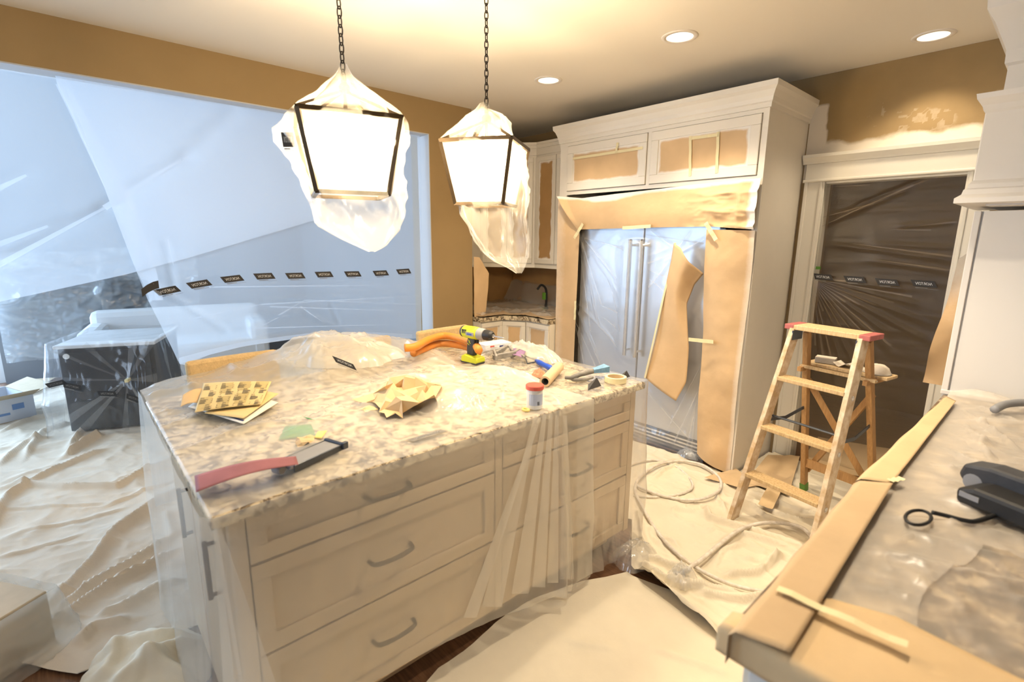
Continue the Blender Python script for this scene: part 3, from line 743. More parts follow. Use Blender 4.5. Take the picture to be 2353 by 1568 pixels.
# ---- bar stools on the far side
def stool(y, rz, label):
    s = thing('bar_stool', label, 'bar stool', (-2.50, y, 0.008), rz, 'bar stools along the island')
    MB().box((0, 0, 0.63), (0.40, 0.42, 0.07)).build('seat', 'stool_tan', s, bevel=0.02)
    b_ = MB(); n_ = 9; V = []
    for i in range(n_):
        a = -0.5+i/(n_-1); yy = a*0.42; xx = -0.215+0.05*a*a*4*0.25
        V.append((xx, yy))
    poly = [(p[0], p[1]) for p in V]+[(p[0]-0.045, p[1]) for p in reversed(V)]
    b_.prism(poly, lambda a, c, d: (a-0.03*(d-0.7)*2, c, d), 0.70, 1.045)
    b_.build('backrest', 'stool_tan', s, bevel=0.015)
    for sx in (-1, 1):
        for sy in (-1, 1):
            MB().beam((sx*0.16, sy*0.17, 0.60), (sx*0.19, sy*0.20, 0.0), 0.035, 0.035, (1, 0, 0)).build('leg', 'lantern_bronze', s)
    MB().tube([(-0.18, -0.19, 0.22), (0.18, -0.19, 0.22), (0.18, 0.19, 0.22), (-0.18, 0.19, 0.22)], 0.01, 6, closed=True).build('foot_ring', 'lantern_bronze', s)
stool(0.60, 0.05, 'tan upholstered bar stool under the plastic beside the sandpaper')
stool(1.23, -0.04, 'tan upholstered bar stool under the plastic in the middle of the island')
stool(1.86, 0.06, 'pale tan bar stool behind the orange hose')

# ================================================================== LAMPS
WARM = (1.0, 0.79, 0.52)
def can_light(c, label, watts=40):
    t = thing('recessed_light', label, 'ceiling light', (c[0], c[1], CEIL), 0, 'recessed ceiling lights')
    MB().lathe([(0.071, 0.0), (0.071, -0.004), (0.094, -0.006), (0.098, -0.002), (0.098, 0.0)], n=32, caps=False).build('trim_ring', 'can_trim', t, smooth=True)
    MB().lathe([(0.0705, 0.0), (0.064, 0.03), (0.052, 0.085), (0.05, 0.10)], n=32, caps=False).build('reflector', 'reflector', t, smooth=True)
    MB().lathe([(0.049, 0.088), (0.040, 0.082), (0.001, 0.078)], n=24, caps=False).build('bulb', 'can_glow', t, smooth=True)
    l = bpy.data.lights.new('can_lamp', 'SPOT'); l.energy = watts; l.color = (1.0, 0.84, 0.62); l.spot_size = math.radians(105); l.spot_blend = 0.6; l.shadow_soft_size = 0.045
    o = bpy.data.objects.new('can_lamp', l); COL.objects.link(o); o.parent = t; o.location = (0, 0, 0.03)
can_light(CANS[0], 'lit recessed ceiling light over the middle of the refrigerator cabinet', 80)
can_light(CANS[1], 'lit recessed ceiling light over the nook end of the refrigerator cabinet')
can_light(CANS[2], 'lit recessed ceiling light above the doorway', 24)
can_light(CANS[3], 'added unseen ceiling light brightening the aisle beside the counter', 105)  # unseen lamp, added to make the aisle floor bright
can_light(CANS[4], 'added unseen ceiling light over the near end of the kitchen', 16)  # unseen extra lamp, added; no can is known here
can_light(CANS[5], 'added unseen ceiling light over the near end of the island', 14)  # another added lamp out of view, position invented

LAT = np.array([_cy, _sy, 0.0]); DEP = np.array([-_sy, _cy, 0.0])
def lantern(cx, cy, K, ztop, zbot, scale_b, label, baglabel, bagprof, lean, seed):
    """K = (lateral, depth) of the nearest corner about the axis"""
    c = np.array([cx, cy, 0.0])
    t = thing('pendant_lantern', label, 'pendant light', (cx, cy, ztop), 0, 'pendant lanterns over the island')
    def corner(i, s=1.0):
        a, d = K
        for _ in range(i): a, d = -d, a
        return c + LAT*a*s + DEP*d*s
    top = [corner(i) for i in range(4)]; bot = [corner(i, scale_b) for i in range(4)]
    for i in range(4):
        a = top[i].copy(); a[2] = ztop; b_ = bot[i].copy(); b_[2] = zbot
        a2 = top[(i+1) % 4].copy(); a2[2] = ztop; b2 = bot[(i+1) % 4].copy(); b2[2] = zbot
        MB().beam(a, b_, 0.016, 0.016, DEP).build('corner_bar', 'lantern_bronze', t, world=True)
        MB().beam(a, a2, 0.016, 0.016).build('top_bar', 'lantern_bronze', t, world=True)
        MB().beam(b_, b2, 0.014, 0.014).build('bottom_bar', 'lantern_bronze', t, world=True)
        ap = c.copy(); ap[2] = ztop+0.11
        MB().beam(a, ap, 0.012, 0.012, DEP).build('roof_bar', 'lantern_bronze', t, world=True)
        q = 0.985
        def sh(p): r_ = c+(p-c)*q; r_[2] = p[2]; return r_
        MB().add([sh(a), sh(a2), sh(b2), sh(b_)], [(0, 1, 2, 3)]).build('pane', 'lantern_glass', t, world=True)
    # socket, stem, finial loop
    MB().lathe([(0.022, 0.10), (0.024, 0.125), (0.010, 0.14), (0.008, 0.17)], n=14).build('finial', 'black_iron', t)
    MB().tube([(0, 0, 0.11), (0, 0, -0.03)], 0.008, 8).build('stem', 'lantern_bronze', t)
    for k in range(4):
        a = k*math.pi/2+0.4; x, y = 0.05*math.cos(a), 0.05*math.sin(a)
        s_ = MB().lathe([(0.011, -0.20), (0.011, -0.13)], c=(x, y, 0), n=10).build('candle_sleeve', 'lantern_bronze', t)
        MB().tube([(0, 0, -0.03), (x*.6, y*.6, -0.10), (x, y, -0.20)], 0.005, 6).build('arm', 'lantern_bronze', t)
        MB().lathe([(0.008, -0.13), (0.018, -0.10), (0.016, -0.07), (0.003, -0.035)], c=(x, y, 0), n=12).build('bulb', 'bulb_glow', t, smooth=True)
    l = bpy.data.lights.new('lantern_lamp', 'POINT'); l.energy = 72; l.color = WARM; l.shadow_soft_size = 0.06
    o = bpy.data.objects.new('lantern_lamp', l); COL.objects.link(o); o.parent = t; o.location = (0, 0, -0.085)
    # chain up to the ceiling, link by link
    z = 0.165; k = 0; dz = 0.030
    lx, ly = lean
    while ztop+z < CEIL-0.03:
        pts = []
        for q in range(12):
            a = 2*math.pi*q/12; u = 0.0085*math.cos(a); v = 0.0205*math.sin(a)
            if k % 2: pts.append((u*LAT[0]*0.9+lx*z, u*LAT[1]*0.9+ly*z, z+v))
            else: pts.append((u*DEP[0]*0.9+u*0.45*LAT[0]+lx*z, u*DEP[1]*0.9+u*.45*LAT[1]+ly*z, z+v))
        MB().tube(pts, 0.0026, 6, closed=True).build('chain_link', 'black_iron', t, smooth=True)
        z += dz; k += 1
    MB().lathe([(0.0, CEIL-ztop-0.03), (0.03, CEIL-ztop-0.026), (0.06, CEIL-ztop-0.008), (0.062, CEIL-ztop-0.001)], c=(lx*z, ly*z, 0), n=24).build('canopy', 'black_iron', t, smooth=True)
    # the bag of film pulled over it; rings read off the outline
    prof = []
    for (py, xl, xr) in bagprof:
        pl = onplane(xl, py, (cx, cy, 0), DEP); pr = onplane(xr, py, (cx, cy, 0), DEP)
        prof.append((pl[2], np.dot(pl-c, LAT), np.dot(pr-c, LAT)))
    prof = np.array(prof); zz = np.linspace(prof[0, 0], prof[-1, 0], 56)
    L_ = np.interp(zz, prof[::-1, 0], prof[::-1, 1]); R_ = np.interp(zz, prof[::-1, 0], prof[::-1, 2])
    n_ = 72; P = np.zeros((56, n_+1, 3))
    ang = np.linspace(0, 2*np.pi, n_+1)
    ka = math.atan2(K[1], K[0])
    for i in range(56):
        mid = (L_[i]+R_[i])/2; hw = (R_[i]-L_[i])/2
        dm = mid*0.25; hd_ = max(hw*0.95, 0.006)
        ca, sa = np.cos(ang), np.sin(ang)
        # softened square aligned with the lantern
        sq = 1.0/np.maximum(np.abs(np.cos(ang-ka-math.pi/4)), np.abs(np.sin(ang-ka-math.pi/4)))
        sqf = np.clip(1-abs(zz[i]-(ztop+zbot)/2-0.03)/0.26, 0, 1)
        rr = 1+0.0*sq
        u = np.cos(ang)*3.0; v = np.sin(ang)*3.0
        wr = (ridged(u*1.1+zz[i]*2.3, v*1.1+zz[i]*3.7, seed)-0.42)*0.30 + (ridged(ang*6/np.pi*1.0*np.where(ang < 0, 1, 1)*0+u*2.6, zz[i]*9+v*2.6, seed+5)-0.4)*0.13
        rr = rr*(1+wr*0.85)
        P[i, :, :2] = c[:2]+LAT[:2]*(mid+hw*ca*rr)[:, None]+DEP[:2]*(dm+hd_*sa*rr)[:, None]
        P[i, :, 2] = zz[i]+0.012*(fbm(u*2, v*2+zz[i]*5, seed+3)-0.5)
    bag = grid_obj('plastic_bag', P, 'film_bag', None)
    tag(bag, baglabel, 'plastic bag', 'film bags over the pendant lanterns')
    return t, bag
LA = lantern(-1.95, 0.885, (-0.09, -0.232), 2.07, 1.80, 0.73, 'tapered bronze lantern on a chain inside a wide lopsided film bag with printed tail', 'film bag with a printed tail stuck out at one side over a lantern',
    [(146, 784, 795), (175, 770, 808), (200, 748, 838), (225, 728, 868), (250, 700, 905), (280, 668, 922), (300, 652, 922), (330, 652, 918), (350, 664, 917), (400, 692, 916), (450, 706, 922), (500, 726, 922), (520, 735, 915), (545, 775, 898), (565, 815, 884), (578, 845, 858)], (0.02, -0.02), 11)
LB = lantern(-1.95, 1.575, (0.1175, -0.203), 2.07, 1.797, 0.70, 'tapered bronze lantern on a chain inside a long film bag ending in a ragged point', 'long film bag ending in a ragged point over a lantern',
    [(238, 1104, 1122), (255, 1092, 1128), (266, 1075, 1158), (280, 1062, 1168), (300, 1040, 1172), (320, 1018, 1180), (345, 1022, 1204), (380, 1030, 1210), (400, 1036, 1212), (450, 1048, 1213), (500, 1066, 1207), (550, 1092, 1214), (580, 1112, 1212), (600, 1135, 1208), (618, 1170, 1203), (629, 1186, 1198)], (0.0, 0.0), 23)
# the printed flash showing on the tail of the wide bag
pc = onplane(664, 322, np.array([-1.95, 0.885, 0])-DEP*0.15, DEP)
def _mp(a, b_, l): return pc + LAT*(a*0.62) + np.array([0, 0, b_]) - DEP*(l+0.004)
norton_label(_mp, LA[1], 0.07, 0.05, 0.15)

# ================================================================== FILM OVER THE WIDE OPENING
XC = -3.80
def yz(px, py): p = onx(px, py, XC); return (p[1], p[2])
def cur1(Y, Z):
    f = 0.02*(fbm(Y*1.3, Z*1.3, 31)-0.5)
    for (a, b_, h, w_) in (((0, 605), (240, 480), 0.020, 0.030), ((240, 480), (430, 360), 0.018, 0.035), ((430, 360), (540, 255), 0.016, 0.05), ((0, 560), (150, 505), .008, .02), ((0, 420), (60, 400), .006, .03), ((0, 640), (300, 600), .008, .02)):
        f = f + ridge(Y, Z, [yz(*a), yz(*b_)], h, w_, False)
    return XC-0.035+f
P = coons([yz(-700, 830), yz(0, 695), yz(290, 632), yz(440, 592), yz(740, 502)], [yz(-700, 60), yz(0, 155), yz(400, 222), yz(740, 274)], [yz(-700, 830), yz(-700, 60)], [yz(740, 502), yz(740, 274)], 60, 110)
P[-1, :, 1] = 2.470
o = grid_obj('plastic_sheet', np.stack([cur1(P[..., 0], P[..., 1]), P[..., 0], P[..., 1]], -1), 'film_curtain', None)
tag(o, 'milky film hung from the header, its lower hem slanting up to the lantern', 'plastic sheet')
mb = MB()
crease_lines(mb, lambda y, z: (float(cur1(np.array(y), np.array(z)))+0.006, y, z), [(yz(-60, 640), yz(240, 478)), (yz(-40, 450), yz(60, 402)), (yz(-40, 575), yz(110, 520)), (yz(240, 478), yz(420, 365))], 0.03, 0.012)
join_ribbons(o, mb)
def cur2(Y, Z):
    f = 0.03*(fbm(Y*1.1, Z*1.1, 41)-0.5)+0.004*ridged(Y*2.5, Z*14, 42)*sstep(1.35, 1.1, Z)
    for (a, b_, h, w_) in (((330, 640), (520, 760), .012, .02), ((500, 740), (900, 690), .006, .012), ((600, 690), (960, 670), .006, .010), ((700, 720), (820, 770), .008, .012), ((380, 560), (400, 660), .010, .02), ((130, 200), (300, 560), .010, .03), ((760, 700), (780, 745), .008, .01)):
        f = f + ridge(Y, Z, [yz(*a), yz(*b_)], h, w_, False)
    return XC+f
lft = [yz(412, 836), yz(395, 800), yz(368, 745), yz(340, 690), yz(300, 590), yz(235, 420), yz(170, 275), yz(128, 186)]
P = coons([yz(412, 836), yz(425, 838), yz(480, 815), yz(560, 795), yz(700, 775), yz(850, 772), yz(945, 778), yz(968, 776)], [yz(128, 186), yz(500, 240), yz(964, 312)], lft, [yz(968, 776), yz(964, 312)], 90, 130)
P[-1, :, 1] = 2.471
hem = np.zeros(P.shape[:2]); hem[:4, :] = np.linspace(0.02, 0, 4)[:, None]
o2 = grid_obj('plastic_sheet', np.stack([cur2(P[..., 0], P[..., 1])+hem, P[..., 0], P[..., 1]], -1), 'film_curtain', None)
tag(o2, 'milky film curtain over the wide opening with a row of printed black labels', 'plastic sheet')
mb = MB()
cl_ = lambda pts: [(yz(*a), yz(*b)) for a, b in pts]
crease_lines(mb, lambda y, z: (float(cur2(np.array(y), np.array(z)))+0.005, y, z), cl_([((430, 735), (600, 700)), ((600, 700), (960, 680)), ((620, 705), (940, 715)), ((700, 690), (960, 700)), ((560, 770), (640, 730)), ((640, 725), (700, 690)), ((690, 705), (740, 740)), ((385, 550), (398, 610)), ((130, 195), (175, 290)), ((175, 290), (240, 430)), ((480, 660), (960, 655)), ((560, 755), (930, 745))]), 0.010, 0.004)
ribbon(mb, [(XC+0.01, *yz(*p)) for p in [(128, 186), (170, 275), (235, 420), (300, 590), (345, 690)]], [(XC+0.01, *yz(*p)) for p in [(150, 190), (215, 300), (300, 450), (350, 590), (375, 690)]], 20)
ribbon(mb, [(XC+0.014, *yz(*p)) for p in [(412, 836), (480, 815), (560, 795), (700, 775), (850, 772), (945, 778)]], [(XC+0.014, *yz(*p)) for p in [(410, 822), (480, 803), (560, 785), (700, 766), (850, 763), (945, 768)]], 20)
join_ribbons(o2, mb)
LBL = [(384, 668), (458, 653), (534, 641), (608, 635), (679, 634), (745, 631), (811, 630), (875, 628), (927, 624)]
for i, c_ in enumerate(LBL):
    a = np.array(yz(*c_)); b_ = np.array(yz(*LBL[min(i+1, len(LBL)-1)])); a0 = np.array(yz(*LBL[max(i-1, 0)]))
    t_ = (b_-a0)/np.linalg.norm(b_-a0)
    def _mp(u, v, l, a=a, t_=t_):
        y = a[0]+t_[0]*u-t_[1]*v; z = a[1]+t_[1]*u+t_[0]*v
        return (float(cur2(np.array(y), np.array(z)))+l+0.001, y, z)
    norton_label(_mp, o2, 0.122, 0.043, 0.55)
# tail label wrapped round the loose left edge of the curtain, reading the right way round
pts = [(325, 672), (338, 662), (352, 655), (364, 652)]
V = []; F = []
for (x_, y_) in pts: a = yz(x_, y_); V += [(XC+0.012, a[0], a[1]-0.028), (XC+0.012, a[0], a[1]+0.020)]
for i in range(3): F.append((2*i, 2*i+2, 2*i+3, 2*i+1))
lb = mesh_obj('printed_label', V, F, 'label_black', o2, world=True)

# ================================================================== FILM IN THE DOORWAY
DY = YB+0.03
def dfilm(X, Z):
    f = 0.012*(fbm(X*3, Z*2, 61)-0.5)+0.010*ridged(X*1.2, Z*9, 62)
    o = ony(1868, 640, DY)
    for k in range(13):
        a = -0.05-k*0.115; L_ = 0.55+0.3*((k*37) % 7)/7
        f = f+ridge(X, Z, [(o[0], o[2]), (o[0]+L_*math.cos(a), o[2]+L_*math.sin(a)*1.2)], 0.014, 0.016)
    for (p, q, h) in (((1890, 520), (2100, 430), .012), ((1890, 500), (2010, 470), .01), ((1900, 560), (2200, 600), .01), ((1950, 480), (2150, 400), .012), ((2000, 560), (2200, 570), .008), ((2060, 520), (2200, 510), .008), ((2000, 600), (2190, 625), .01)):
        a = ony(*p, DY); b_ = ony(*q, DY); f = f+ridge(X, Z, [(a[0], a[2]), (b_[0], b_[2])], h, 0.014)
    return DY-f
xs = np.linspace(-1.233, -0.505, 110); zs = np.linspace(0.01, 2.03, 230); X, Z = np.meshgrid(xs, zs)
o = grid_obj('plastic_sheet', np.stack([X, dfilm(X, Z), Z], -1), 'film_door', None)
tag(o, 'thin creased clear film closing the dark doorway, with printed labels', 'plastic sheet')
mb = MB(); oo = ony(1868, 640, DY); LN = []
for k in range(16):
    a = -0.02-k*0.098; L_ = 0.22+0.45*((k*53) % 11)/11
    LN.append(((oo[0]+0.02*math.cos(a), oo[2]+0.02*math.sin(a)), (oo[0]+L_*math.cos(a), oo[2]+L_*math.sin(a)*1.15)))
d2_ = lambda p: (ony(*p, DY)[0], ony(*p, DY)[2])
LN += [(d2_(a), d2_(b)) for a, b in (((1890, 520), (2100, 425)), ((1890, 500), (2010, 468)), ((1930, 500), (2150, 405)), ((2060, 525), (2200, 510)), ((2050, 528), (2140, 529)), ((2000, 595), (2190, 622)), ((1900, 430), (2000, 425)), ((1960, 560), (2190, 590)))]
crease_lines(mb, lambda x, z: (x, float(dfilm(np.array(x), np.array(z)))-0.004, z), LN, 0.003, 0.012)
join_ribbons(o, mb)
for c_ in ((1897, 636), (1967, 642), (2041, 648), (2124, 652)):
    a = ony(*c_, DY)
    gx, gz = np.meshgrid(np.linspace(a[0]-.08, a[0]+.08, 30), np.linspace(a[2]-.03, a[2]+.03, 12)); ym = float(dfilm(gx, gz).min())-0.007
    def _mp(u, v, l, a=a, ym=ym): return (max(a[0]+u, -1.232), ym-l, a[2]+v-0.02*u)
    norton_label(_mp, o, 0.118, 0.040, 0.55)
tag(MB().box(tuple(ony(1880, 616, DY-0.02)), (0.03, 0.003, 0.02)).build('green_tape_scrap', 'leaf', None), 'small scrap of green tape at the edge of the doorway film', 'tape')

# ================================================================== MASKING PAPER AND TAPE ON THE REFRIGERATOR FRONT
# upper cabinet panes, masked and oversprayed
for (x0, x1, z0, z1, lab, poly, sd) in ((-2.975, -2.305, 2.105, 2.355, 'oversprayed kraft paper masking the smaller pane above the refrigerator', [(1313, 372), (1480, 328), (1482, 400), (1313, 432)], 3),
                              (-2.155, -1.49, 2.105, 2.355, 'oversprayed kraft paper masking the larger pane above the refrigerator', [(1508, 320), (1738, 293), (1738, 396), (1508, 408)], 6)):
    xs = np.linspace(x0, x1, 70); zs = np.linspace(z0, z1, 34); X, Z = np.meshgrid(xs, zs)
    e = np.minimum(np.minimum(X-x0, x1-X), np.minimum(Z-z0, z1-Z))
    sp = 1-sstep(0.0, 0.036, e+0.012*(fbm(X*10, Z*10, sd)-0.5)*2)
    sheet('masking_paper', np.stack([X, YF-0.021-0.005*fbm(X*8, Z*8, sd), Z], -1), 'kraft', lab, 'paper', sp)
def tape_strip(pa, pb, w_, y, label, fn=None, lift=0.004, plane='y', group=None):
    """a strip of masking tape laid between two photo points on a plane"""
    f3 = {'y': lambda p: ony(*p, y), 'x': lambda p: onx(*p, y), 'z': lambda p: onz(*p, y)}[plane]
    a = f3(pa); b_ = f3(pb); d = b_-a; d /= np.linalg.norm(d)
    nrm = {'y': np.array([0, -1.0, 0]), 'x': np.array([1.0, 0, 0]), 'z': np.array([0, 0, 1.0])}[plane]
    s = np.cross(nrm, d); V = []; F = []; n_ = 8
    for k in range(n_+1):
        p = a+(b_-a)*k/n_+nrm*(lift+0.002*math.sin(k*1.7))
        V += [p-s*w_/2, p+s*w_/2]
    for k in range(n_): F.append((2*k, 2*k+1, 2*k+3, 2*k+2))
    o = mesh_obj('masking_tape', V, F, 'tape', None, solid=0.0006)
    return tag(o, label, 'tape', group)
yp = YF-0.028
tape_strip((1317, 365), (1478, 340), 0.020, yp, 'strip of masking tape along the top of the smaller masked pane')
tape_strip((1420, 328), (1416, 352), 0.020, yp-.003, 'short upright piece of masking tape on the smaller masked pane')
tape_strip((1587, 313), (1586, 405), 0.020, yp, 'upright masking tape strip on the larger pane, the one nearer the smaller pane', group='tape strips on the larger pane')
tape_strip((1651, 303), (1647, 398), 0.020, yp, 'upright masking tape strip on the larger pane, the one nearer the doorway', group='tape strips on the larger pane')
tape_strip((1590, 318), (1650, 310), 0.020, yp-.003, 'short level strip of masking tape joining two upright strips')
# left upright strip
YP = YF-0.028
def quad_sheet(bl, br, tr_, tl, n_, m2, y, bow, label, spray=None, mat='kraft', seed=1, amp=0.006, edge=None):
    B = [ony(*bl, y)[[0, 2]], ony(*br, y)[[0, 2]]]; T = [ony(*tl, y)[[0, 2]], ony(*tr_, y)[[0, 2]]]
    P = coons(B, T, [B[0], T[0]], [B[1], T[1]], n_, m2)
    u = np.linspace(0, 1, m2)[None, :]; v = np.linspace(0, 1, n_)[:, None]
    yy = y-bow(u, v)-amp*(fbm(P[..., 0]*6, P[..., 1]*6, seed)-0.3)
    s = np.zeros((n_, m2)) if spray is None else spray(u, v, P)
    return sheet('masking_paper', np.stack([P[..., 0], yy, P[..., 1]], -1), mat, label, 'paper', s)
quad_sheet((1272, 960), (1312, 975), (1332, 530), (1283, 455), 60, 14, YP, lambda u, v: 0.0*u, 'long flat kraft paper strip down the left of the refrigerator', lambda u, v, P: 0.38*(1-sstep(0.0, 0.8, u))+0*v, seed=4)
# broad header strip, sprayed along its top and crumpled at its right end
B = [(1330, 528), (1500, 523), (1640, 521), (1738, 528)]; T = [(1290, 452), (1340, 456), (1420, 446), (1600, 425), (1752, 410)]
P = coons([ony(*p, YP)[[0, 2]] for p in B], [ony(*p, YP)[[0, 2]] for p in T], [ony(*p, YP)[[0, 2]] for p in (B[0], (1312, 495), T[0])], [ony(*p, YP)[[0, 2]] for p in (B[-1], T[-1])], 40, 120)
u = np.linspace(0, 1, 120)[None, :]; v = np.linspace(0, 1, 40)[:, None]
crumple = sstep(0.60, 0.9, u)*(0.5+0.5*(1-v))
yy = YP-0.012-0.02*np.sin(v*math.pi)-crumple*0.05*ridged(P[..., 0]*7, P[..., 1]*9, 15)-0.008*fbm(P[..., 0]*5, P[..., 1]*6, 3)-0.045*(1-sstep(0, 0.04, u))*v
sp = np.maximum((1-sstep(0.0, 0.16, 1-v+0.12*(fbm(P[..., 0]*6, P[..., 1]*6, 13)-0.4)-0.1*sstep(0.1, .3, u)*(1-sstep(.3, .5, u))))*1.0, sstep(0.955, 0.985, u)*0.9+0*v)
sheet('masking_paper', np.stack([P[..., 0], yy, P[..., 1]], -1), 'kraft', 'broad kraft paper strip across the refrigerator top with white overspray along its upper edge', 'paper', sp)
# right upright strip, bowed
quad_sheet((1603, 1042), (1676, 1090), (1738, 530), (1628, 528), 80, 20, YP, lambda u, v: 0.055*np.sin(np.pi*np.clip(u*0.85+0.1, 0, 1))*(0.6+0.4*v)+0.012*np.sin(v*9+u*4), 'long bowed kraft paper strip down the right of the refrigerator', lambda u, v, P: 0.55*sstep(0.8, 1.0, u)+0*v, seed=9, amp=0.02)
# loose curled sheet hanging by one corner
Lx = [(1482, 868), (1500, 790), (1525, 680), (1545, 600), (1552, 558)]; Rx = [(1553, 922), (1574, 880), (1580, 800), (1574, 700), (1590, 655), (1610, 630)]
yl = YF-0.09
Lp = [onplane(*p, (0, yl, 0), (0, 1, 0))[[0, 2]] for p in Lx]; Rp = [onplane(*p, (0, yl, 0), (0, 1, 0))[[0, 2]] for p in Rx]
Tp = [Lp[-1], onplane(1575, 570, (0, yl, 0), (0, 1, 0))[[0, 2]], Rp[-1]]
P = coons([Lp[0], Rp[0]], Tp, Lp, Rp, 50, 24); u = np.linspace(0, 1, 24)[None, :]; v = np.linspace(0, 1, 50)[:, None]
yy = yl+0.035*(1-v)**2*0-0.05*np.sin(np.pi*u)*(0.3+0.7*v)+0.10*sstep(0.6, 1.0, u)*sstep(0.4, 1, v)*0.6+0.02*np.sin(v*5)
cs = sheet('masking_paper', np.stack([P[..., 0], yy, P[..., 1]], -1), 'kraft', 'loose curled kraft sheet hanging askew in front of the refrigerator doors', 'paper', 0.0*P[..., 0], solid=0.0008)
lt = lerp_poly([Lp[0], *Lp[1:]], 30); V = []; F = []
for k in range(30): V += [(lt[k, 0]-0.002, yl-0.004-0.02*0.3, lt[k, 1]), (lt[k, 0]+0.018, yl-0.012-0.02*0.3, lt[k, 1])]
for k in range(29): F.append((2*k, 2*k+1, 2*k+3, 2*k+2))
mesh_obj('tape_edge', V, F, 'tape', cs, world=True)
tape_strip((1320, 548), (1340, 514), 0.028, YP-0.045, 'slanting piece of masking tape at the upper corner of the film')
tape_strip((1431, 524), (1496, 520), 0.024, YP-0.045, 'level piece of masking tape over the middle of the refrigerator top')
tape_strip((1622, 512), (1646, 552), 0.028, YP-0.075, 'slanting piece of masking tape where the header paper meets the bowed strip')
tape_strip((1583, 780), (1640, 786), 0.026, YP-0.075, 'lone level piece of masking tape on the edge of the bowed strip')
tape_strip((1323, 692), (1321, 735), 0.022, YP-0.016, 'small upright piece of masking tape on the long flat strip')
# clear film over the refrigerator
def ffilm(X, Z):
    y = np.full(np.shape(X), FD-0.012)
    for x in (-2.352, -2.252):
        y = y-0.075*np.exp(-((X-x)/0.10)**2)*sstep(0.60, 0.78, Z)*(1-sstep(1.58, 1.70, Z))
    y = np.maximum(y, FD-0.092)
    f = 0.006*ridged(X*5, Z*4, 71)
    for (p, q, h) in (((1335, 535), (1420, 640), .010), ((1335, 540), (1380, 760), .010), ((1420, 530), (1340, 600), .008), ((1500, 530), (1560, 575), .010), ((1640, 540), (1530, 600), .010), ((1590, 530), (1500, 660), .008), ((1552, 565), (1500, 590), .008),
                      ((1325, 700), (1390, 850), .012), ((1322, 720), (1350, 850), .012), ((1325, 690), (1430, 800), .008), ((1620, 830), (1540, 980), .010), ((1610, 900), (1570, 1030), .012), ((1600, 960), (1590, 1050), .012), ((1480, 880), (1590, 1010), .006), ((1350, 560), (1440, 700), .006)):
        a = ony(*p, FD); b_ = ony(*q, FD); f = f+ridge(X, Z, [(a[0], a[2]), (b_[0], b_[2])], h, 0.011)
    return y-f
xs = np.linspace(-2.885, -1.62, 150); zs = np.linspace(0.012, 1.72, 190); X, Z = np.meshgrid(xs, zs)
o = grid_obj('plastic_sheet', np.stack([X, ffilm(X, Z)-0.05*(1-sstep(0, 0.25, Z))*ridged(X*6, Z*3, 74), Z], -1), 'film_fridge', None)
tag(o, 'clear creased film taped over the refrigerator doors', 'plastic sheet')
mb = MB(); f2 = lambda p: (ony(*p, FD)[0], ony(*p, FD)[2])
LN = [(f2(a), f2(b)) for a, b in (((1335, 535), (1420, 640)), ((1335, 540), (1385, 700)), ((1338, 545), (1450, 575)), ((1335, 560), (1360, 760)), ((1500, 530), (1560, 575)), ((1640, 540), (1530, 600)), ((1590, 530), (1500, 660)), ((1552, 580), (1500, 605)), ((1490, 540), (1620, 560)),
    ((1325, 700), (1390, 850)), ((1322, 720), (1350, 850)), ((1325, 690), (1430, 800)), ((1323, 730), (1375, 850)), ((1620, 830), (1540, 980)), ((1615, 880), (1550, 1020)), ((1610, 900), (1580, 1030)), ((1600, 960), (1592, 1050)), ((1490, 900), (1590, 1010)), ((1400, 640), (1440, 760)), ((1380, 700), (1430, 720)), ((1390, 730), (1425, 755)), ((1500, 620), (1540, 640)), ((1500, 640), (1530, 670)))]
crease_lines(mb, lambda x, z: (x, float(ffilm(np.array(x), np.array(z)))-0.006, z), LN, 0.003, 0.014)
join_ribbons(o, mb)

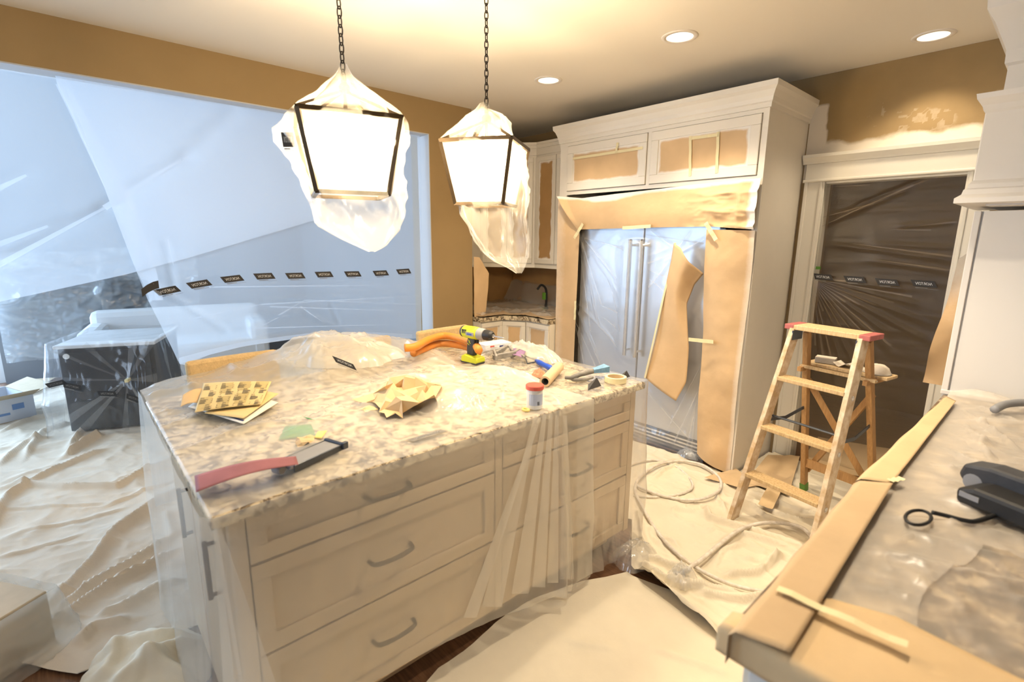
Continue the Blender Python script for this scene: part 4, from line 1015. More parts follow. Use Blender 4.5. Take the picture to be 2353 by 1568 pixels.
# ================================================================== DROP CLOTHS
def pix(pts, z=0.0): return [tuple(onz(x, y, z)[:2]) for (x, y) in pts]
near = pix([(181, 1560), (254, 1504), (357, 1446), (417, 1399)])
P = coons([(-7.4, -2.6), (-3.6, -1.2), *near], [(-7.4, 2.37), (-2.32, 2.37)], [(-7.4, -2.6), (-7.4, 2.37)], [near[-1], (-2.32, 0.6), (-2.32, 2.37)], 330, 430)
X, Y = P[..., 0], P[..., 1]
Hc = 0.005+0.030*fbm(X*1.6, Y*1.6, 81)**2+0.022*ridged(X*2.2+Y*1.2, Y*2.4-X*0.8, 82)**2+0.016*ridged(X*4.2-Y*3.0, Y*3.4+X*1.5, 83)**3+0.006*ridged(X*10, Y*7, 84)**2
for (pp, h, w_) in (([(412, 1125), (330, 1185), (262, 1235), (222, 1290), (160, 1360), (92, 1425)], .045, .030), ([(405, 1235), (300, 1305), (200, 1365), (100, 1445)], .035, .022),
                    ([(412, 1268), (330, 1318), (250, 1360), (150, 1432), (118, 1442)], .038, .020), ([(0, 1130), (70, 1120), (150, 1128), (270, 1125), (400, 1058)], .035, .028),
                    ([(60, 1118), (130, 1085), (180, 1065), (245, 1040)], .03, .025), ([(-20, 1230), (20, 1150), (70, 1115)], .04, .03), ([(60, 1065), (100, 1000), (170, 978)], .04, .03),
                    ([(420, 1342), (350, 1370), (280, 1410), (225, 1432)], .03, .025), ([(180, 1500), (220, 1460), (300, 1440)], .035, .03), ([(150, 1060), (200, 1025), (235, 1005)], .06, .03), ([(160, 1040), (190, 1000), (170, 985)], .05, .025),
                    ([(0, 1080), (60, 1030), (120, 1010)], .03, .03), ([(0, 1000), (80, 970), (140, 960)], .03, .03), ([(250, 1120), (330, 1090), (400, 1080)], .02, .02), ([(240, 1170), (320, 1140), (400, 1110)], .018, .02),
                    ([(0, 1180), (120, 1175), (260, 1160)], .012, .02), ([(60, 1230), (180, 1205), (300, 1170)], .012, .02), ([(0, 1290), (100, 1265), (200, 1235)], .012, .018), ([(380, 1180), (385, 1210), (395, 1240)], .02, .02)):
    Hc = Hc+fold(X, Y, pix(pp), h, w_)
o = grid_obj('drop_cloth', np.dstack([P, Hc]), 'canvas', None)
tag(o, 'wide wrinkled canvas drop cloth over the sitting room floor and beside the island', 'drop cloth')
# the smooth cloth in the aisle
lftA = pix([(930, 1640), (1008, 1543), (1066, 1504), (1164, 1422), (1243, 1379), (1345, 1343), (1440, 1322)])
lftA = [(lftA[0][0]-0.05, -0.6)]+lftA
P = coons([lftA[0], (-0.32, -0.6)], [lftA[-1], (-0.32, 2.15)], lftA, [(-0.32, -0.6), (-0.32, 2.15)], 190, 90)
X, Y = P[..., 0], P[..., 1]
ed = np.linspace(0, 1, 90)[None, :]
Hc = 0.005+0.010*fbm(X*3, Y*3, 91)+0.006*ridged(X*4, Y*3, 92)**2+0.018*np.exp(-(ed/0.02)**2)*fbm(X*0, Y*5, 95)
for (pp, h, w_) in (([(1200, 1420), (1250, 1395), (1300, 1390)], .012, .03), ([(1500, 1500), (1600, 1530), (1680, 1560)], .012, .03), ([(1300, 1480), (1420, 1500)], .008, .03)):
    Hc = Hc+fold(X, Y, pix(pp), h, w_)
o = grid_obj('drop_cloth', np.dstack([P, Hc]), 'canvas_cream', None)
tag(o, 'smooth cream canvas drop cloth in the aisle between island and counter', 'drop cloth')
# the crumpled cloth in front of refrigerator and doorway
nx, ny = 260, 250
xs = np.linspace(-3.0, -0.335, nx)
nb = pix([(1450, 1312), (1480, 1345), (1560, 1408), (1650, 1478), (1700, 1515)]); nb = [(-3.0, 2.35), (-1.5, 2.30)]+nb+[(-0.33, nb[-1][1]-0.03)]
nb = sorted(nb); yn = np.interp(xs, [p[0] for p in nb], [p[1] for p in nb])
V_, U_ = np.meshgrid(np.linspace(0, 1, ny), np.arange(nx), indexing='ij')
X = xs[U_]; Y = yn[U_]*(1-V_)+3.955*V_
Hc = 0.014+0.016*fbm(X*3, Y*3, 101)+0.034*ridged(X*2.6+Y*0.6, Y*3.2, 102)**3+0.026*ridged(X*5.2-Y*2.0, Y*6.5+X*1.5, 103)**3*sstep(3.2, 2.6, Y)+0.008*ridged(X*11, Y*12, 104)**2
for (pp, h, w_) in (([(1450, 1325), (1500, 1362), (1570, 1412), (1655, 1480)], .050, .030), ([(1465, 1305), (1500, 1345), (1590, 1370), (1720, 1392)], .045, .022), ([(1610, 1170), (1628, 1208), (1690, 1222), (1800, 1262), (1880, 1305)], .040, .022),
                    ([(1640, 1275), (1700, 1240), (1790, 1268), (1860, 1310)], .035, .020), ([(1655, 1342), (1745, 1330), (1795, 1288)], .035, .018), ([(1600, 1382), (1700, 1397), (1790, 1392)], .035, .018),
                    ([(1470, 1290), (1560, 1330), (1600, 1335)], .035, .022), ([(1480, 1082), (1560, 1066)], .02, .02), ([(1500, 1112), (1530, 1088), (1558, 1080)], .025, .018), ([(1640, 1140), (1668, 1192)], .02, .014),
                    ([(1715, 1155), (1800, 1202), (1890, 1215)], .025, .016), ([(1730, 1142), (1850, 1190), (1920, 1200)], .025, .014), ([(1720, 1170), (1760, 1200), (1850, 1235)], .025, .016), ([(1460, 1180), (1475, 1260), (1500, 1290)], .03, .02),
                    ([(1540, 1180), (1600, 1190)], .02, .015), ([(1510, 1150), (1560, 1168)], .015, .014), ([(1700, 1300), (1760, 1310), (1800, 1290)], .02, .016), ([(1640, 1320), (1660, 1280), (1720, 1262)], .02, .014), ([(1500, 1240), (1560, 1270)], .02, .02)):
    Hc = Hc+fold(X, Y, pix(pp), h, w_)
P = np.dstack([X, Y, Hc]); F = []
for i in range(ny-1):
    for j_ in range(nx-1):
        cx_, cy_ = X[i, j_], Y[i, j_]
        if (cx_ < -1.375 and cy_ > 3.325) or (cx_ < -1.345 and cy_ > 3.93): continue
        a = i*nx+j_; F.append((a, a+1, a+nx+1, a+nx))
o = mesh_obj('drop_cloth', P.reshape(-1, 3), F, 'canvas_cream', None, smooth=True)
tag(o, 'heavily crumpled canvas drop cloth in front of the refrigerator and ladder', 'drop cloth')
def heap(cx_, cy_, rx, ry, hgt, seed, z0=0.0, n_=46, rough=1.0, rz=0.0):
    t_ = np.linspace(-1, 1, n_); U, V = np.meshgrid(t_, t_)
    R_ = np.sqrt(U**2+V**2)+1e-6; A = np.arctan2(V, U); rr = np.maximum(np.abs(U), np.abs(V))
    s = rr/R_; U2, V2 = U*s, V*s; R2 = rr
    edge = 1+0.22*(fbm(np.cos(A)*2+5, np.sin(A)*2+5, seed)-0.5)*2
    X = U2*rx*edge; Y = V2*ry*edge
    H = hgt*(np.clip(1-R2**2, 0, 1)**0.7)*(0.45+0.75*ridged(U2*1.6+3, V2*1.6, seed+1)*rough)+0.25*hgt*ridged(U2*3.3, V2*3.3+7, seed+2)*np.clip(1-R2**3, 0, 1)+0.003
    c_, s_ = math.cos(rz), math.sin(rz)
    return np.stack([cx_+X*c_-Y*s_, cy_+X*s_+Y*c_, z0+H], -1)
a = onz(352, 1512, 0.06)
t_ = np.linspace(-1, 1, 60); U, V = np.meshgrid(t_, t_); rr = np.maximum(np.abs(U), np.abs(V)); R_ = np.sqrt(U**2+V**2)+1e-6; U, V = U*rr/R_, V*rr/R_
A = np.arctan2(V, U); e_ = 1+0.30*(fbm(np.cos(A)*1.3+5, np.sin(A)*1.3+5, 6)-0.5)*2
Hh = 0.012+0.075*np.clip(1-rr**2, 0, 1)**0.5*(0.55+0.6*fbm(U*1.3+2, V*1.3, 7))
for (p0, p1, h_, w_) in (((-.8, -.5), (.1, .8), .05, .16), ((.0, -.9), (.25, .7), .045, .13), ((-.2, -.2), (.9, .1), .04, .12), ((-.9, .2), (-.2, -.7), .035, .12)): Hh = Hh+ridge(U, V, [p0, p1], h_, w_)*np.clip(1-rr**4, 0, 1)
o = grid_obj('cloth_bundle', np.stack([a[0]+0.25*U*e_*0.92-0.19*V*e_*0.39, a[1]+0.25*U*e_*0.39+0.19*V*e_*0.92, Hh], -1), 'canvas_cream', None)
tag(o, 'bunched up cream canvas cloth lying by the foot of the island', 'cloth')
# kraft sheets on the floor
def floor_paper(q, z, label, seed, mat='kraft_plain', amp=0.012):
    Q = pix(q, z); P = coons([Q[0], Q[1]], [Q[3], Q[2]], [Q[0], Q[3]], [Q[1], Q[2]], 16, 20)
    Z_ = z+amp*ridged(P[..., 0]*7, P[..., 1]*7, seed)
    o = grid_obj('kraft_sheet', np.dstack([P, Z_]), mat, None); return tag(o, label, 'paper')
floor_paper([(1618, 1098), (1700, 1122), (1742, 1118), (1690, 1078)], 0.05, 'kraft paper scrap on the drop cloth at the foot of the tall cabinet', 3)
floor_paper([(1712, 1112), (1812, 1138), (1838, 1050), (1765, 1046)], 0.05, 'large kraft sheet lying behind the rails of the step ladder', 5)
floor_paper([(1742, 1160), (1775, 1172), (1800, 1120), (1768, 1112)], 0.065, 'narrow kraft strip lying under the lowest ladder tread', 7, 'kraft_gold')
floor_paper([(1840, 1060), (2060, 1120), (2090, 1040), (1880, 1005)], 0.045, 'kraft paper covering the floor at the doorway threshold', 9, 'kraft_plain', 0.006)
a = onz(1585, 1048, 0.03)
o = grid_obj('plastic_scrap', heap(a[0], a[1]-0.02, 0.09, 0.05, 0.05, 17, 0.03, 26), 'film_wall', None); tag(o, 'crumpled film scrap below the refrigerator grille', 'plastic scrap')

# ================================================================== FILM OVER THE ISLAND
def topz(x, y):
    x = np.asarray(x, float); y = np.asarray(y, float)
    z = 0.9375+0.012*ridged(x*3+y*1.5, y*4.2, 111)**2+0.005*fbm(x*9, y*9, 112)
    back = sstep(-2.25, -2.68, x)
    z = z+back*(0.02+0.105*sstep(0.22, 0.85, y)*(1-sstep(1.25, 1.7, y)*0.5)+0.015*np.sin(y*7))*(1-sstep(1.5, 1.75, y))*sstep(0.15, 0.35, y)
    z = z+0.075*np.exp(-(((x+1.72)/0.13)**2+((y-1.20)/0.12)**2))
    z = z+0.050*np.exp(-(((x+2.35)/0.16)**2+((y-0.95)/0.20)**2))*(0.4+ridged(x*5, y*5, 114))
    z = z+0.028*ridged(x*4.5, y*4.5, 115)**2*sstep(-1.55, -1.9, x)
    pk = np.array([-1.98, 1.66])
    for k in range(7):
        an = -2.9+k*0.42; L_ = 0.38+0.12*(k % 3)
        z = z+ridge(x, y, [tuple(pk), (pk[0]+L_*math.cos(an+0.6), pk[1]+L_*math.sin(an+0.6))], 0.022, 0.03)
    return z
def topz2(x, y):
    return 0.9355+0.010*ridged(x*4, y*4, 141)**2+0.045*sstep(-1.8, -2.3, x)*ridged(x*5, y*5, 142)+0.004*fbm(x*9, y*9, 3)
def surf(x, y):
    return float(topz(x, y)) if y < 1.69 else float(topz2(np.array(x), np.array(y)))
def place(px, py, lift=0.0, it=5):
    z = 0.95
    for _ in range(it):
        p = onz(px, py, z); z = surf(p[0], p[1])+lift
    return np.array([p[0], p[1], z])
def skirt(path, ztop, hem, n_t, flare, seed, foldf=5.0, folda=0.05, pleat=None, fine=1.0):
    path = np.array(path); d = np.gradient(path, axis=0); L_ = np.linalg.norm(d, axis=1)+1e-9
    nrm = np.stack([d[:, 1]/L_, -d[:, 0]/L_], 1)
    s = np.r_[0, np.cumsum(np.linalg.norm(np.diff(path, axis=0), axis=1))]
    t = np.linspace(0, 1, n_t)
    S, T = np.meshgrid(s, t)
    fold = folda*T**0.75*(ridged(S*foldf, T*0.9, seed)-0.25)+fine*0.018*T**0.4*(ridged(S*foldf*2.6+T*0.8, T*1.1, seed+1)-0.3)+fine*0.008*ridged(S*5-T*3, T*4+S*3, seed+2)
    if pleat: fold = fold+pleat(S, T)
    off = 0.006+flare*T+np.maximum(fold, -0.008)
    Z = ztop[None, :]*(1-T)+hem[None, :]*T
    X = path[None, :, 0]+nrm[None, :, 0]*off; Y = path[None, :, 1]+nrm[None, :, 1]*off
    return np.stack([X, Y, Z], -1)
# main sheet: top
YR = 1.70
xs = np.linspace(-2.735, -1.356, 150); ys = np.linspace(0.195, YR, 160); X, Y = np.meshgrid(xs, ys)
mb = MB(); mb.grid(np.stack([X, Y, topz(X, Y)], -1))
pth = lerp_poly([(-2.735, 0.195), (-1.42, 0.185), (-1.375, 0.187), (-1.352, 0.205), (-1.349, 0.25), (-1.350, YR)], 260)
zt = topz(np.clip(pth[:, 0], -2.735, -1.357), np.clip(pth[:, 1], 0.196, YR))
left = pth[:, 1] < 0.2
hem = np.where(left, 0.03, np.interp(pth[:, 1], [0.2, 0.85, 1.1, 1.3, 1.57, 1.7], [0.24, 0.20, 0.16, 0.115, 0.085, 0.08]))
hem = np.where(left, np.interp(pth[:, 0], [-2.7, -1.6, -1.37], [0.02, 0.04, 0.22]), hem)
def pl(S, T):
    s0 = 1.36+1.27
    return 0.035*np.exp(-((S-s0-0.04*T)/0.05)**2)*T**0.5*(1+0.5*np.sin((S-s0)*90))
mb.grid(skirt(pth, zt, hem, 70, 0.030, 121, 2.2, 0.030, pl, 0.30))
# back fall behind the stools
ys2 = np.linspace(0.195, YR, 60); tt = np.linspace(0, 1, 20); S, T = np.meshgrid(ys2, tt)
z0_ = topz(np.full_like(ys2, -2.735), ys2)
mb.grid(np.stack([-2.737-0.05*T-0.03*ridged(S*4, T, 131)*T, S, z0_[None]*(1-T)+0.35*T], -1))
fx = lambda p, d: onx(*p, -1.312+d)
for k, (pa, pb, wa, wb_) in enumerate((((1232, 955), (1130, 1395), 8, 46), ((1252, 952), (1195, 1365), 8, 40), ((1266, 952), (1238, 1350), 8, 30), ((1280, 955), (1270, 1340), 8, 26), ((1298, 955), (1298, 1332), 10, 22), ((1240, 960), (1080, 1420), 6, 30),
                       ((500, 1215), (600, 1600), 16, 90), ((495, 1220), (540, 1600), 10, 50), ((1300, 965), (1312, 1332), 6, 14))):
    d = 0.004*(k % 4)
    ribbon(mb, [fx((pa[0]-wa/2, pa[1]), -0.024), fx(((pa[0]+pb[0])/2-(wa+wb_)/4, (pa[1]+pb[1])/2), d-0.004), fx((pb[0]-wb_/2, pb[1]), d+0.004)],
               [fx((pa[0]+wa/2, pa[1]), -0.024), fx(((pa[0]+pb[0])/2+(wa+wb_)/4, (pa[1]+pb[1])/2), d+0.002), fx((pb[0]+wb_/2, pb[1]), d+0.012)], 14)
o1 = mb.build('plastic_sheet', 'film_island', None, smooth=True)
tag(o1, 'hazy film draped over the island and its stools down to the floor', 'plastic sheet')
pc = place(982, 1002)
def _mp(u, v, l):
    x = pc[0]+0.98*v*0.9+0.0*u; y = pc[1]+u
    x = pc[0]-v; return (x, y, float(topz(x, y))+l)
norton_label(_mp, o1, 0.15, 0.032, 0.4, mat='dusty_grey', tm='tool_grey')
# second sheet over the end by the refrigerator
xs = np.linspace(-2.56, -1.360, 90); ys = np.linspace(1.58, 2.15, 50); X, Y = np.meshgrid(xs, ys)
Z = topz2(X, Y)
mb = MB(); mb.grid(np.stack([X, Y, np.minimum(Z, topz(X, Y)+np.where(Y > 1.68, 1, -0.004))], -1))
pth = lerp_poly([(-1.3585, 1.60), (-1.3585, 2.12), (-1.365, 2.145), (-1.39, 2.152), (-2.50, 2.155)], 150)
zt = topz2(np.clip(pth[:, 0], -2.55, -1.362), np.clip(pth[:, 1], 1.6, 2.148))
mb.grid(skirt(pth, zt, np.where(pth[:, 1] < 2.1, 0.05, 0.02), 60, 0.02, 151, 5.0, 0.035))
a = onz(1425, 1318, 0.02)
mb.grid(heap(-1.30, 2.02, 0.10, 0.14, 0.09, 161, 0.02, 30))
o = mb.build('plastic_sheet', 'film_clear', None, smooth=True)
tag(o, 'clearer film over the refrigerator end of the island', 'plastic sheet')
# loose heaps of film on the worktop
c_ = place(800, 850, 0.01)
hp = heap(c_[0]-0.10, c_[1], 0.34, 0.24, 0.12, 171, c_[2]-0.03, 60, rz=0.9)
o = grid_obj('plastic_heap', hp, 'film_island', None); tag(o, 'loose crumpled heap of printed film in front of the bar stools', 'plastic sheet')
pc2 = place(792, 838, 0.10)
def _mp(u, v, l): return (pc2[0]+0.55*u-0.2*v+0.3*l, pc2[1]+0.75*u-0.1*v-0.2*l, pc2[2]-0.42*u+0.75*v+l)
norton_label(_mp, o, 0.10, 0.035, 0.3)
c_ = place(1290, 826, 0.0)
o = grid_obj('plastic_heap', heap(-2.10, 2.02, 0.24, 0.10, 0.075, 181, 0.95, 44, rz=0.1), 'film_island', None); tag(o, 'low ruffled ridge of white film along the end of the island', 'plastic sheet')
c_ = place(1060, 935)
o = grid_obj('plastic_heap', heap(c_[0]-0.05, c_[1]+0.02, 0.16, 0.15, 0.10, 191, c_[2]-0.075, 46), 'film_island', None); tag(o, 'balled up film beside the crumpled kraft paper', 'plastic sheet')
MBd = MB().box((c_[0]-0.02, c_[1], c_[2]-0.045), (0.07, 0.05, 0.03)).build('dark_block', 'tool_black', None, bevel=0.01)
tag(MBd, 'small dark block showing through the balled up film', 'block')

# ================================================================== THINGS ON THE ISLAND
# cordless drill
p = place(1086, 836)
a = onz(1055, 762, 1.115); b_ = onz(1135, 776, 1.115); rz = math.atan2(b_[1]-a[1], b_[0]-a[0])
dl = thing('cordless_drill', 'lime green cordless drill standing upright on its battery', 'drill', (p[0], p[1], p[2]+0.004), rz)
RX = Matrix.Rotation(math.pi/2, 3, 'Y')
bt = MB(); bt.prism([(-0.058, 0.008), (0.060, 0.008), (0.066, 0.020), (0.060, 0.040), (-0.03, 0.052), (-0.055, 0.040)], lambda x, z, d: (x, d, z), -0.036, 0.036)
bt = bt.build('battery', 'lime', dl, bevel=0.006)
MB().prism([(-0.060, 0.0), (0.060, 0.0), (0.066, 0.012), (-0.064, 0.012)], lambda x, z, d: (x, d, z), -0.034, 0.034).build('battery_base', 'tool_dark', bt, bevel=0.003)
MB().box((-0.058, 0, 0.022), (0.016, 0.03, 0.022)).build('latch', 'tool_dark', bt, bevel=0.003)
hn = MB().prism([(-0.028, 0.045), (0.022, 0.045), (0.020, 0.075), (0.028, 0.105), (0.034, 0.142), (-0.022, 0.148), (-0.026, 0.11), (-0.030, 0.08)], lambda x, z, d: (x, d, z), -0.018, 0.018).build('grip', 'tool_dark', dl, bevel=0.007)
for k, q in enumerate([(0.0, 0.128), (0.004, 0.118), (-0.006, 0.108)]):
    MB().box((q[0]-0.008, -0.0185, q[1]), (0.016, 0.002, 0.0035), Matrix.Rotation(0.6, 3, 'Y')).build('grip_stripe', 'lime', hn)
MB().box((0.034, 0, 0.125), (0.02, 0.018, 0.03)).build('trigger', 'tool_black', dl, bevel=0.005)
AZ = 0.172
bd = MB().lathe([(0.020, -0.075), (0.032, -0.068), (0.035, -0.04), (0.036, 0.02), (0.033, 0.052)], RX, (0, 0, AZ), 24).build('motor_housing', 'lime', dl, smooth=True)
MB().lathe([(0.010, -0.078), (0.026, -0.0765), (0.0325, -0.068), (0.0335, -0.052)], RX, (0, 0, AZ), 24).build('end_cap', 'tool_dark', bd, smooth=True)
for k in range(4): MB().box((-0.035+k*0.009-0.01, -0.0335, AZ+0.008), (0.004, 0.006, 0.022)).build('vent', 'tool_dark', bd)
MB().box((0.012, -0.0345, AZ-0.002), (0.058, 0.005, 0.020)).build('name_plate', 'tool_grey', bd)
MB().box((0.012, -0.0372, AZ-0.003), (0.036, 0.001, 0.007)).build('name_print', 'tool_blue', bd)
MB().lathe([(0.033, 0.052), (0.0335, 0.058), (0.031, 0.09), (0.028, 0.094)], RX, (0, 0, AZ), 24).build('clutch_ring', 'tool_grey', dl, smooth=True)
MB().lathe([(0.024, 0.094), (0.029, 0.098), (0.0285, 0.122), (0.026, 0.14), (0.018, 0.152)], RX, (0, 0, AZ), 24).build('chuck', 'tool_black', dl, smooth=False)
MB().lathe([(0.011, 0.150), (0.011, 0.157), (0.005, 0.160)], RX, (0, 0, AZ), 14).build('chuck_nose', 'steel_bright', dl)
MB().lathe([(0.0036, 0.158), (0.0036, 0.222), (0.0008, 0.232)], RX, (0, 0, AZ), 8).build('drill_bit', 'steel', dl)
# orange hose coil
hz = 0.985
def ov(l, z=hz): return [tuple(onz(x, y, z)) for (x, y) in l]
oc = catmull([*ov([(930, 800), (955, 797), (985, 781), (1020, 772), (1060, 779), (1090, 792), (1100, 805)], 1.055)], 8)
oh = thing('orange_hose', 'thick orange hose coiled at the back of the island', 'hose', tuple(onz(1020, 790, 0.96)))
MB().tube(oc, 0.022, 12).build('upper_coil', 'orange_hose', oh, world=True, smooth=True)
oc2 = catmull(ov([(950, 812), (978, 800), (1010, 790), (1045, 792), (1080, 800), (1098, 812)], 1.005), 8)
MB().tube(oc2, 0.022, 12).build('lower_coil', 'orange_hose', oh, world=True, smooth=True)
# sandpaper sheets
def flat_sheet(q, zs_, name, mat, label, cat='sandpaper', n_=12, m2=18, bow=0.0, seed=2, parent=None, curl=0.0):
    Q = [onz(x, y, z) for (x, y), z in zip(q, zs_)]
    P = coons([Q[0], Q[1]], [Q[3], Q[2]], [Q[0], Q[3]], [Q[1], Q[2]], n_, m2)
    u = np.linspace(0, 1, m2)[None, :]; v = np.linspace(0, 1, n_)[:, None]
    P[..., 2] += bow*np.sin(np.pi*u)*1.0+curl*(v-0.5)**2
    o = grid_obj(name, P, mat, parent, solid=0.0008)
    if label: tag(o, label, cat)
    return o, P
def on_sheet(P, u, v, l=0.002):
    n_, m2 = P.shape[:2]; fu = u*(m2-1); fv = v*(n_-1); i = min(int(fv), n_-2); j_ = min(int(fu), m2-2); a, b2 = fv-i, fu-j_
    q = P[i, j_]*(1-a)*(1-b2)+P[i+1, j_]*a*(1-b2)+P[i, j_+1]*(1-a)*b2+P[i+1, j_+1]*a*b2
    return q+np.array([0, 0, l])
z1 = float(topz(*place(540, 935)[:2]))
s2, _ = flat_sheet([(432, 935), (560, 975), (640, 925), (500, 885)], [z1+.014]*4, 'printed_card', 'paper_white', 'white printed card under the sandpaper sheets', 'card', seed=5)
for (u0, u1, v0, v1, mt) in ((.15, .55, .04, .09, 'navy_print'), (.6, .95, .06, .10, 'navy_print'), (.62, .9, .18, .22, 'red_print'), (.1, .3, .12, .15, 'ink'), (.35, .5, .2, .24, 'ink')):
    V = [on_sheet(_, u0, v0), on_sheet(_, u1, v0), on_sheet(_, u1, v1), on_sheet(_, u0, v1)]
    mesh_obj('print_bar', V, [(0, 1, 2, 3)], mt, s2, world=True)
s1b, _ = flat_sheet([(470, 950), (560, 962), (640, 905), (520, 880)], [z1+.022]*4, 'sandpaper_sheet', 'sandpaper_yellow', 'yellow backed sandpaper sheet mostly hidden between a printed sheet and a white card', seed=6)
cb, _ = flat_sheet([(414, 936), (462, 928), (470, 893), (420, 908)], [z1+.020, z1+.020, z1+.05, z1+.05], 'kraft_scrap', 'kraft_gold', 'small folded brown card beside the printed sandpaper', 'paper', bow=0.01)
zz_ = z1+0.030
s1, P1 = flat_sheet([(447, 948), (600, 930), (624, 877), (468, 881)], [zz_, zz_, zz_+.03, zz_+.03], 'sandpaper_sheet', 'sandpaper_yellow', 'large yellow backed sandpaper sheet printed all over, on top of the pile', n_=16, m2=30, bow=0.004)
random.seed(3)
TV, TF = text_mesh('3M', 1.0); TV -= np.array([TV[:, 0].min(), TV[:, 1].min(), 0]); TV = TV/TV[:, :2].max(axis=0).tolist().__add__([1.0]) if False else TV/np.array([TV[:, 0].max(), TV[:, 1].max(), 1.0])
V = []; F = []
for r_ in range(4):
    for c2 in range(4):
        u0 = 0.03+c2*0.25+(0.10 if r_ % 2 else 0.0); v0 = 0.92-r_*0.245
        if u0 > 0.92: continue
        k = len(V); w_ = min(0.05, 0.985-u0)
        V += [on_sheet(P1, min(u0+t[0]*w_, .99), v0-0.05+t[1]*0.05, 0.0022) for t in TV]; F += [tuple(i+k for i in f) for f in TF]
        for q in range(5):
            ua = u0; ub = min(u0+0.06+0.06*random.random(), 0.985); va = v0-0.085-q*0.03; vb = va+0.012
            if va < 0.01: continue
            k = len(V); V += [on_sheet(P1, ua, va, 0.0022), on_sheet(P1, ub, va, .0022), on_sheet(P1, ub, vb, .0022), on_sheet(P1, ua, vb, .0022)]; F.append((k, k+1, k+2, k+3))
            ua2 = u0+0.17
            if ua2 < 0.96 and q % 2 == 0:
                k = len(V); V += [on_sheet(P1, ua2, va, 0.0022), on_sheet(P1, ua2+.02, va, .0022), on_sheet(P1, ua2+.02, vb, .0022), on_sheet(P1, ua2, vb, .0022)]; F.append((k, k+1, k+2, k+3))
pr = mesh_obj('lettering', V, F, 'ink', s1, world=True); pr['kind'] = 'stuff'
for (u0, u1, v0, v1) in ((.28, .45, .55, .95), (.54, .70, .62, .98), (.78, .97, .66, .99), (.02, .2, .06, .45), (.30, .48, .03, .42), (.56, .74, .1, .5)):
    mesh_obj('print_block', [on_sheet(P1, u0, v0, .0014), on_sheet(P1, u1, v0, .0014), on_sheet(P1, u1, v1, .0014), on_sheet(P1, u0, v1, .0014)], [(0, 1, 2, 3)], 'sandpaper_block', s1, world=True)
# pink sanding strip and hand sander
pk, _ = flat_sheet([(450, 1132), (686, 1068), (680, 1049), (447, 1094)], [.965, 0.985, .985, .965], 'sanding_strip', 'pink_grit', 'long pink sanding strip propped on the grey hand sander', n_=8, m2=24, bow=0.012)
a = place(632, 1092); b_ = place(772, 1030); mid = (a+b_)/2; rz = math.atan2(b_[1]-a[1], b_[0]-a[0])
hs = thing('hand_sander', 'grey metal hand sander tray lying face up by the island edge', 'sander', (mid[0], mid[1], mid[2]+0.004), rz)
Ls = float(np.hypot(b_[0]-a[0], b_[1]-a[1]))
MB().box((0.015, 0, 0.014), (Ls*0.92, 0.078, 0.008)).build('base_plate', 'tool_grey', hs, bevel=0.003)
for s_ in (-1, 1): MB().box((0.02, s_*0.039, 0.010), (Ls*0.86, 0.006, 0.020)).build('side_lip', 'steel_dark', hs, bevel=0.002)
MB().box((Ls*0.47, 0.0, 0.014), (0.012, 0.085, 0.022)).build('end_clamp', 'steel_dark', hs, bevel=0.003)
MB().box((Ls*0.49, -0.045, 0.016), (0.022, 0.014, 0.024)).build('clamp_lever', 'steel_dark', hs, bevel=0.003)
MB().lathe([(0.012, -0.018), (0.015, -0.012), (0.015, 0.012), (0.012, 0.018)], Matrix.Rotation(math.pi/2, 3, 'X'), (-Ls*0.48, -0.012, 0.017), 14).build('thumb_nut', 'tool_grey', hs)
# crumpled kraft paper
def crumple_obj(px, py, size, name, mat, label, seed, hgt=0.6, n_=11, lift=-0.005):
    rnd = random.Random(seed); c = place(px, py); P = np.zeros((n_, n_, 3))
    for i in range(n_):
        for j_ in range(n_):
            u, v = i/(n_-1)-0.5, j_/(n_-1)-0.5; r_ = math.hypot(u, v)
            P[i, j_] = (u*size*1.15+rnd.uniform(-.09, .09)*size, v*size*1.15+rnd.uniform(-.09, .09)*size, size*hgt*(max(0, 0.62-r_)*0.75+rnd.uniform(0, 0.34)*(1.0 if r_ < 0.55 else 0.4)))
    P[..., 2] -= P[..., 2].min(); P += np.array([c[0], c[1], c[2]+lift])
    o = grid_obj(name, P, mat, None, smooth=False); return tag(o, label, 'paper')
crumple_obj(935, 922, 0.27, 'crumpled_paper', 'kraft_gold', 'big crumpled ball of kraft paper in the middle of the island', 4, 0.62)
crumple_obj(704, 1014, 0.06, 'crumpled_paper', 'kraft_gold', 'small crumpled kraft scrap above the hand sander', 8, 0.6, 6)
crumple_obj(847, 938, 0.045, 'crumpled_paper', 'kraft_gold', 'tiny crumpled kraft scrap beside the big crumpled ball', 9, 0.5, 5)
z_ = float(place(735, 1001)[2])+0.006
flat_sheet([(722, 1006), (738, 1008), (752, 990), (730, 992)], [z_]*4, 'paper_slip', 'paper_yellow', 'small yellow paper slip above the hand sander', 'paper', 4, 4)
flat_sheet([(697, 958), (712, 962), (723, 966), (705, 962)], [z_]*4, 'plastic_sliver', 'green_plastic', 'thin sliver of green plastic on the film', 'scrap', 3, 4)
z_ = 0.9335
flat_sheet([(640, 1012), (725, 1000), (715, 975), (655, 980)], [z_]*4, 'green_scrap', 'green_plastic', 'green patch showing faintly through the film', 'scrap', 4, 4)
